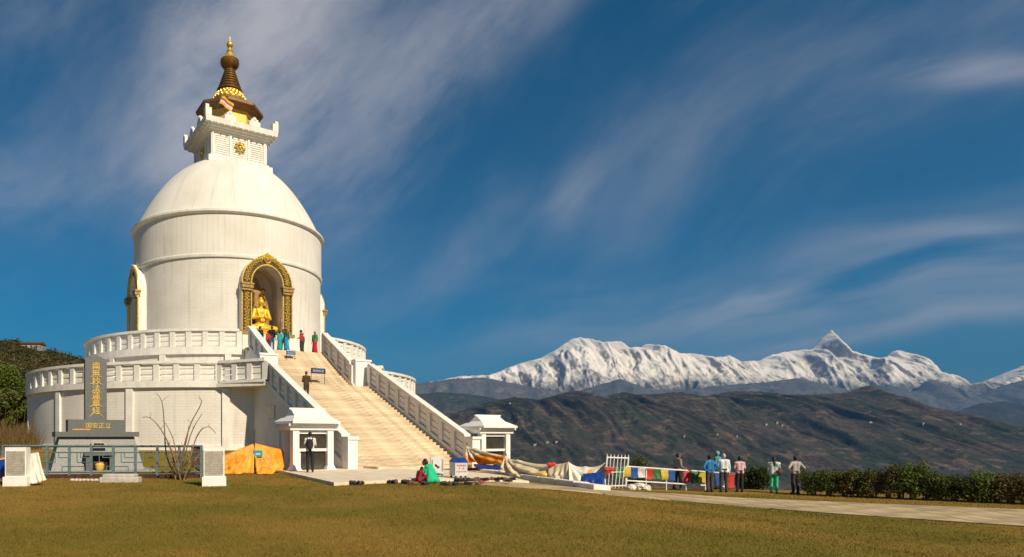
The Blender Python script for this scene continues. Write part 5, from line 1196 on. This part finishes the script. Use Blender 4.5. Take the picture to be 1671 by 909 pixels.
# ------------------------------------------------------------------ people
def person(pos, face, label, shirt, legs, H=1.68, hair='hair', longhair=0.0, sleeve=.55, arms=None, skirt=None, stride=.0, J=None, shawl=None, skin='skin', build=1.0, vest=None):
    """face: heading in degrees, 0 = away from the camera (+Y), 90 = to the left"""
    pos = Vector(pos); e = empty('person', pos, label, 'person'); e.rotation_euler = (0, 0, 0)
    k = H / 1.70; rot = Matrix.Rotation(R(face), 3, 'Z')
    j = dict(head=(0, .03, 1.585), neck=(0, -.005, 1.44), chest=(0, 0, 1.30), waist=(0, .0, 1.06), pel=(0, 0, .95))
    for n, sg in (('L', -1), ('R', 1)):
        st = stride * sg
        j['sh' + n] = (sg * .175, -.01, 1.385); j['el' + n] = (sg * .225, -.03, 1.10); j['wr' + n] = (sg * .225, .05, .86)
        j['hip' + n] = (sg * .085, 0, .92); j['kn' + n] = (sg * .10, .02 + st * .5, .50); j['an' + n] = (sg * .105, -.02 + st, .075); j['toe' + n] = (sg * .12, .13 + st, .035)
    if arms: j.update(arms)
    if J: j.update(J)
    def q(p): return pos + rot @ (Vector(p) * k)
    j = {n: Vector(v) for n, v in j.items()}
    body = MB()
    def cap(b, a, c, ra, rb): b.capsule(q(a), q(c), ra * k, rb * k, 8)
    hd = j['head']; hv = (hd - j['neck']).normalized()
    body.ball(q(hd), .074 * k, .092 * k, .112 * k, 12, 9, rot); body.ball(q(hd + Vector((0, .03, -.055))), .055 * k, .06 * k, .06 * k, 10, 7, rot)
    cap(body, hd + Vector((0, .09, .0)), hd + Vector((0, .105, -.025)), .012, .016)
    for sg in (-1, 1): body.ball(q(hd + Vector((sg * .078, -.005, -.01))), .014 * k, .022 * k, .032 * k, 6, 5, rot); body.ball(q(hd + Vector((sg * .03, .082, .012))), .014 * k, .01 * k, .009 * k, 6, 4, rot)
    cap(body, j['neck'], hd - Vector((0, .01, .05)), .052, .05)
    def torso(b, g):
        for sg in (-1, 1):
            cap(b, j['chest'] + Vector((sg * .085, 0, .05)), j['waist'] + Vector((sg * .065, 0, 0)), .098 * build + g, .088 * build + g); cap(b, j['waist'] + Vector((sg * .065, 0, 0)), j['pel'] + Vector((sg * .07, -.01, 0)), .09 * build + g, .10 * build + g)
            cap(b, j['neck'] + Vector((sg * .03, 0, -.03)), j['sh' + ('L' if sg < 0 else 'R')], .05 + g, .058 + g)
    torso(body, 0)
    for n, sg in (('L', -1), ('R', 1)):
        s_, el, wr = j['sh' + n], j['el' + n], j['wr' + n]
        cap(body, s_, el, .047, .036); cap(body, el, wr, .037, .025)
        d = (wr - el).normalized(); side = d.cross(Vector((0, 1, 0))); side = side.normalized() if side.length > .1 else Vector((1, 0, 0)); pl = wr + d * .05
        body.ball(q(pl), .03 * k, .03 * k, .045 * k, 8, 6)
        for f in range(4): bs = pl + d * .03 + side * (.012 * (f - 1.5)); L = (.055, .065, .06, .045)[f]; cur = d.cross(side) * .02; cap(body, bs, bs + d * L * .55 + cur * .4, .009, .008); cap(body, bs + d * L * .55 + cur * .4, bs + d * L + cur, .008, .007)
        th = d.cross(side); cap(body, wr + d * .02 + side * .025, wr + d * .055 + side * .045 + th * .015, .010, .008)
        cap(body, j['hip' + n], j['kn' + n], .078, .054); cap(body, j['kn' + n], j['an' + n], .052, .036)
        cap(body, j['an' + n] - Vector((0, .03, .03)), j['toe' + n], .034, .03)
    bo = body.build('body', M[skin], e); remesh(bo, .014, 2)
    b = MB(); torso(b, .018)
    for n in 'LR':
        s_, el, wr = j['sh' + n], j['el' + n], j['wr' + n]
        if sleeve <= .5: cap(b, s_, s_.lerp(el, sleeve * 2), .064, .058)
        else: cap(b, s_, el, .062, .052); cap(b, el, el.lerp(wr, (sleeve - .5) * 2), .05, .04)
    so = b.build('shirt', shirt, e); remesh(so, .017, 3)
    b = MB()
    if skirt is not None:
        prof = [(.0, 1.08), (.14, 1.08), (.165, .92), (.185, .6), (.22, .25), (.235, skirt), (.0, skirt + .02)]; vs = []; n_ = 20
        for r_, z_ in prof:
            for i in range(n_): a = 2 * math.pi * i / n_; w = 1 + .07 * math.sin(a * 5) * (1.1 - z_); vs.append(q((r_ * math.cos(a) * w, r_ * .8 * math.sin(a) * w, z_)))
        b.add(vs, [(i * n_ + m, i * n_ + (m + 1) % n_, (i + 1) * n_ + (m + 1) % n_, (i + 1) * n_ + m) for i in range(len(prof) - 1) for m in range(n_)]); b.build('skirt', legs, e, 'all')
    else:
        for sg in (-1, 1): cap(b, j['pel'] + Vector((sg * .06, -.01, .05)), j['pel'] + Vector((sg * .05, -.01, -.03)), .115 * build, .115)
        for n in 'LR': cap(b, j['hip' + n], j['kn' + n], .098, .074); cap(b, j['kn' + n], j['an' + n] + Vector((0, 0, .02)), .074, .062)
        to = b.build('trousers', legs, e); remesh(to, .018, 3)
    for n in 'LR':
        b = MB(); b.capsule(q(j['an' + n] - Vector((0, .04, .03))), q(j['toe' + n]), .045 * k, .038 * k, 8); b.build('shoe', M['shoe'], e, True)
    b = MB(); b.ball(q(hd + Vector((0, -.022, .022))), .084 * k, .094 * k, .112 * k, 12, 9, rot)
    if longhair: b.capsule(q(hd + Vector((0, -.06, .0))), q(hd + Vector((0, -.11, -longhair))), .075 * k, .045 * k)
    b.build('hair', M[hair], e, True)
    if vest: b = MB(); torso(b, .032); v_ = b.build('vest', vest, e); remesh(v_, .02, 3)
    return e, q
HIPS = dict(elL=(-.36, -.10, 1.13), wrL=(-.19, .0, .98), elR=(.36, -.10, 1.13), wrR=(.19, .0, .98))
FRONT = dict(elL=(-.24, .02, 1.11), wrL=(-.10, .22, 1.10), elR=(.24, .02, 1.11), wrR=(.10, .22, 1.12))
C = lambda n, c: cloth(n, c)
def at_ground(px, yy, dz=0.0): q = W(px, yy, 0); q.z = g1(q.x, q.y) + dz; return q
M['brownhair'] = mat('brown_cropped_hair', (.10, .05, .03), .6)
# visitor before the pavilion
q0 = at_ground(506, 26.3, .115)
_, f = person(q0, 4, 'person in white shirt and black trousers reading the left pavilion board', C('white_tee', (.72, .69, .65)), C('black_trousers', (.018, .017, .017)), 1.66, sleeve=.35, arms=FRONT)
bp = empty('backpack', q0 + Vector((0, -.2, 1.05)), 'black backpack worn by the person at the left pavilion', 'backpack')
b = MB(); b.ball(q0 + Vector((-.01, -.22, 1.16)), .155, .10, .23, 14, 10); b.ball(q0 + Vector((-.01, -.29, 1.06)), .115, .06, .12, 12, 8); b.build('bag', C('backpack_fabric', (.02, .02, .025)), bp, True)
for sg in (-1, 1): b = MB(); b.tube([q0 + Vector((sg * .10, -.17, 1.3)), q0 + Vector((sg * .12, -.03, 1.44)), q0 + Vector((sg * .12, .10, 1.3)), q0 + Vector((sg * .12, .02, 1.05))], .02, 6); b.build('strap', M['black'], bp, True)
# man on the stairs
person(P(18.45, -2.05, 4.8 - .16 * 7), -AX * 0 + 20, 'person in olive brown jacket climbing the stairs', C('olive_jacket', (.07, .045, .02)), C('olive_trousers', (.05, .04, .02)), 1.68, hair='brownhair', sleeve=.98, arms=FRONT, stride=.06)
# visitors on the upper terrace
top_p = [(-1.80, 10.9, 15, 'person in dark jacket at the top left of the stairs behind the parapet', (.03, .025, .025), (.03, .03, .04), {}), (-1.45, 11.5, 40, 'small person in red behind the stair parapet at the top', (.45, .03, .03), (.1, .02, .02), dict(H=1.3)),
         (-.95, 11.0, -10, 'tall person in black jacket and blue jeans before the statue', (.012, .012, .014), (.05, .10, .22), dict(H=1.74)), (-.52, 11.35, 20, 'person in teal dress at the top of the stairs', (.02, .32, .32), (.02, .30, .30), dict(skirt=.08, longhair=.1, H=1.42)),
         (-.12, 11.6, -20, 'person in bright blue skirt and dark teal shawl before the statue', (.02, .12, .14), (.02, .30, .50), dict(skirt=.06, longhair=.25, H=1.5)), (.0, 10.8, 0, 'person in white top beside the statue steps', (.6, .55, .5), (.05, .05, .06), dict(longhair=.2, H=1.62)),
         (1.30, 11.0, 80, 'person in red vest and dark trousers facing the statue', (.5, .03, .03), (.03, .03, .035), dict(H=1.66, arms=FRONT)), (1.56, 10.7, 60, 'person in brown shirt behind the one in red vest', (.14, .07, .03), (.05, .04, .03), dict(H=1.5)),
         (2.28, 11.2, 150, 'person in long red dress with green shawl at the right parapet', (.03, .22, .10), (.45, .02, .03), dict(skirt=.05, longhair=.12, H=1.6))]
for i, (w, s_, fc, lab, cs, cl, kw) in enumerate(top_p): person(P(s_, w, Z2), fc, lab, C('top_shirt_%d' % i, cs), C('top_legs_%d' % i, cl), **{'sleeve': .8, **kw})
# right-hand group
person(at_ground(1106, 28.8), -80, 'person in grey shirt and dark trousers standing sideways by the flags', C('grey_tee', (.26, .24, .21)), C('dark_trousers', (.025, .022, .022)), 1.66, sleeve=.4, stride=.10, arms=dict(wrR=(.2, .22, 1.02), elR=(.22, .0, 1.1)))
person(at_ground(1158, 28.0), 5, 'person in bright blue jacket seen from behind', C('blue_jacket', (.02, .17, .42)), C('grey_trousers', (.06, .05, .045)), 1.62, sleeve=.98, build=1.1, arms=HIPS)
M['capwhite'] = mat('teal_cap', (.20, .42, .45), .8)
person(at_ground(1171, 29.5), 30, 'person in teal jacket and cap, half hidden behind the old man', C('teal_jacket', (.04, .25, .30)), C('teal_legs', (.05, .05, .06)), 1.76, hair='capwhite', sleeve=.98)
person(at_ground(1181, 27.9), -12, 'grey haired person in white shirt and grey trousers', C('white_shirt', (.66, .72, .72)), C('charcoal_trousers', (.055, .048, .045)), 1.68, hair='greyhair', sleeve=.98, build=1.05, arms=dict(elL=(-.24, .04, 1.1), wrL=(-.12, .2, .98)))
person(at_ground(1207, 28.0), -8, 'person in pink patterned top with dark hair tied up', mat('pink_pattern', (.62, .40, .42), .8, .5, 26), C('navy_trousers', (.02, .02, .026)), 1.56, sleeve=.4, arms=FRONT)
q5 = at_ground(1263, 27.5); person(q5, -30, 'person in pale teal tunic over bright green trousers', C('teal_tunic', (.22, .46, .42)), C('green_trousers', (.03, .50, .24)), 1.56, sleeve=.95, longhair=.30, shawl=1, vest=C('white_shawl', (.60, .60, .55)))
bg = empty('shoulder_bag', q5 + Vector((.12, -.16, .9)), 'brown shoulder bag carried by the person in teal tunic', 'bag'); b = MB(); b.ball(q5 + Vector((.13, -.19, .93)), .14, .07, .12, 12, 8); b.build('pouch', C('bag_leather', (.09, .05, .035)), bg, True)
b = MB(); b.tube([q5 + Vector((.2, -.17, 1.0)), q5 + Vector((.06, -.18, 1.2)), q5 + Vector((-.1, -.1, 1.38)), q5 + Vector((-.14, .06, 1.36))], .012, 5); b.build('strap', M['bark'], bg, True)
person(at_ground(1298, 27.2), -5, 'person in pale grey shirt and brown trousers with hands on hips', C('pale_tee', (.40, .37, .33)), C('brown_trousers', (.06, .04, .03)), 1.60, sleeve=.4, arms=HIPS)
# seated woman in green and child
SIT = dict(pel=(0, -.02, .13), waist=(0, .0, .27), chest=(0, .08, .46), neck=(0, .15, .58), head=(0, .23, .68), shL=(-.16, .10, .53), shR=(.16, .10, .53), elL=(-.22, .24, .34), elR=(.22, .24, .34), wrL=(-.12, .42, .26), wrR=(.12, .42, .26),
           hipL=(-.09, .0, .12), hipR=(.09, .0, .12), knL=(-.2, .34, .34), knR=(.2, .34, .34), anL=(-.13, .42, .06), anR=(.13, .42, .06), toeL=(-.13, .54, .035), toeR=(.13, .54, .035))
qs = Vector(((703 - CX) / F * 22.3, 22.3, 0)); qs.z = g1(qs.x, qs.y) + .04
e_, f = person(qs, 62, 'person seated on the ground wrapped in a bright green shawl', C('green_tunic', (.02, .42, .20)), C('green_salwar', (.02, .34, .17)), 1.68, longhair=.16, sleeve=.98, J=SIT)
b = MB(); vs = []; nr = 36; rings = [(.10, .60, .13), (.15, .55, .10), (.20, .48, .08), (.235, .36, .05), (.27, .24, .04), (.31, .12, .04), (.36, .0, .05)]
for k_, (r_, z_, y_) in enumerate(rings):
    for i in range(nr):
        a = 2 * math.pi * i / nr; g_ = 1 + (.03 + .022 * k_) * (math.sin(a * 7 + k_ * .5) + .6 * math.sin(a * 11 + 1.7 + k_ * .3)) - .18 * max(0, math.sin(a)) * (k_ < 4)
        vs.append(f((r_ * math.cos(a) * g_, y_ + r_ * .95 * math.sin(a) * g_, z_ + .012 * math.sin(a * 5))))
b.add(vs, [(k_ * nr + i, k_ * nr + (i + 1) % nr, (k_ + 1) * nr + (i + 1) % nr, (k_ + 1) * nr + i) for k_ in range(len(rings) - 1) for i in range(nr)])
o = b.build('shawl', C('green_shawl', (.015, .50, .24)), e_, 'all'); so = o.modifiers.new('thick', 'SOLIDIFY'); so.thickness = .012
qs = Vector(((683 - CX) / F * 22.0, 22.0, 0)); qs.z = g1(qs.x, qs.y) + .02
person(qs, -60, 'small child in dark red sitting beside the person in green', C('red_dress', (.30, .02, .04)), C('red_legs', (.22, .02, .04)), 1.15, longhair=.06, sleeve=.7, J=SIT)

# ------------------------------------------------------------------ haze: the air between here and the mountains
def haze():
    b = MB(); b.hexa([Vector(v) for v in ((-61500, -61500, -440), (61500, -61500, -440), (61500, 61500, -440), (-61500, 61500, -440), (-61500, -61500, 3150), (61500, -61500, 3150), (61500, 61500, 3150), (-61500, 61500, 3150))])
    m = bpy.data.materials.new('haze_air'); m.use_nodes = True; t = NT(m.node_tree)
    v = t.n('ShaderNodeVolumePrincipled', Density=HAZE); v.inputs['Color'].default_value = (.13, .33, .68, 1); v.inputs['Anisotropy'].default_value = 0.0
    t.n('ShaderNodeOutputMaterial', Volume=v.outputs[0]); o = b.build('haze', m); tag(o, 'thin blue haze filling the valley air', 'haze', kind='stuff')
HAZE = 3.3e-5
haze()
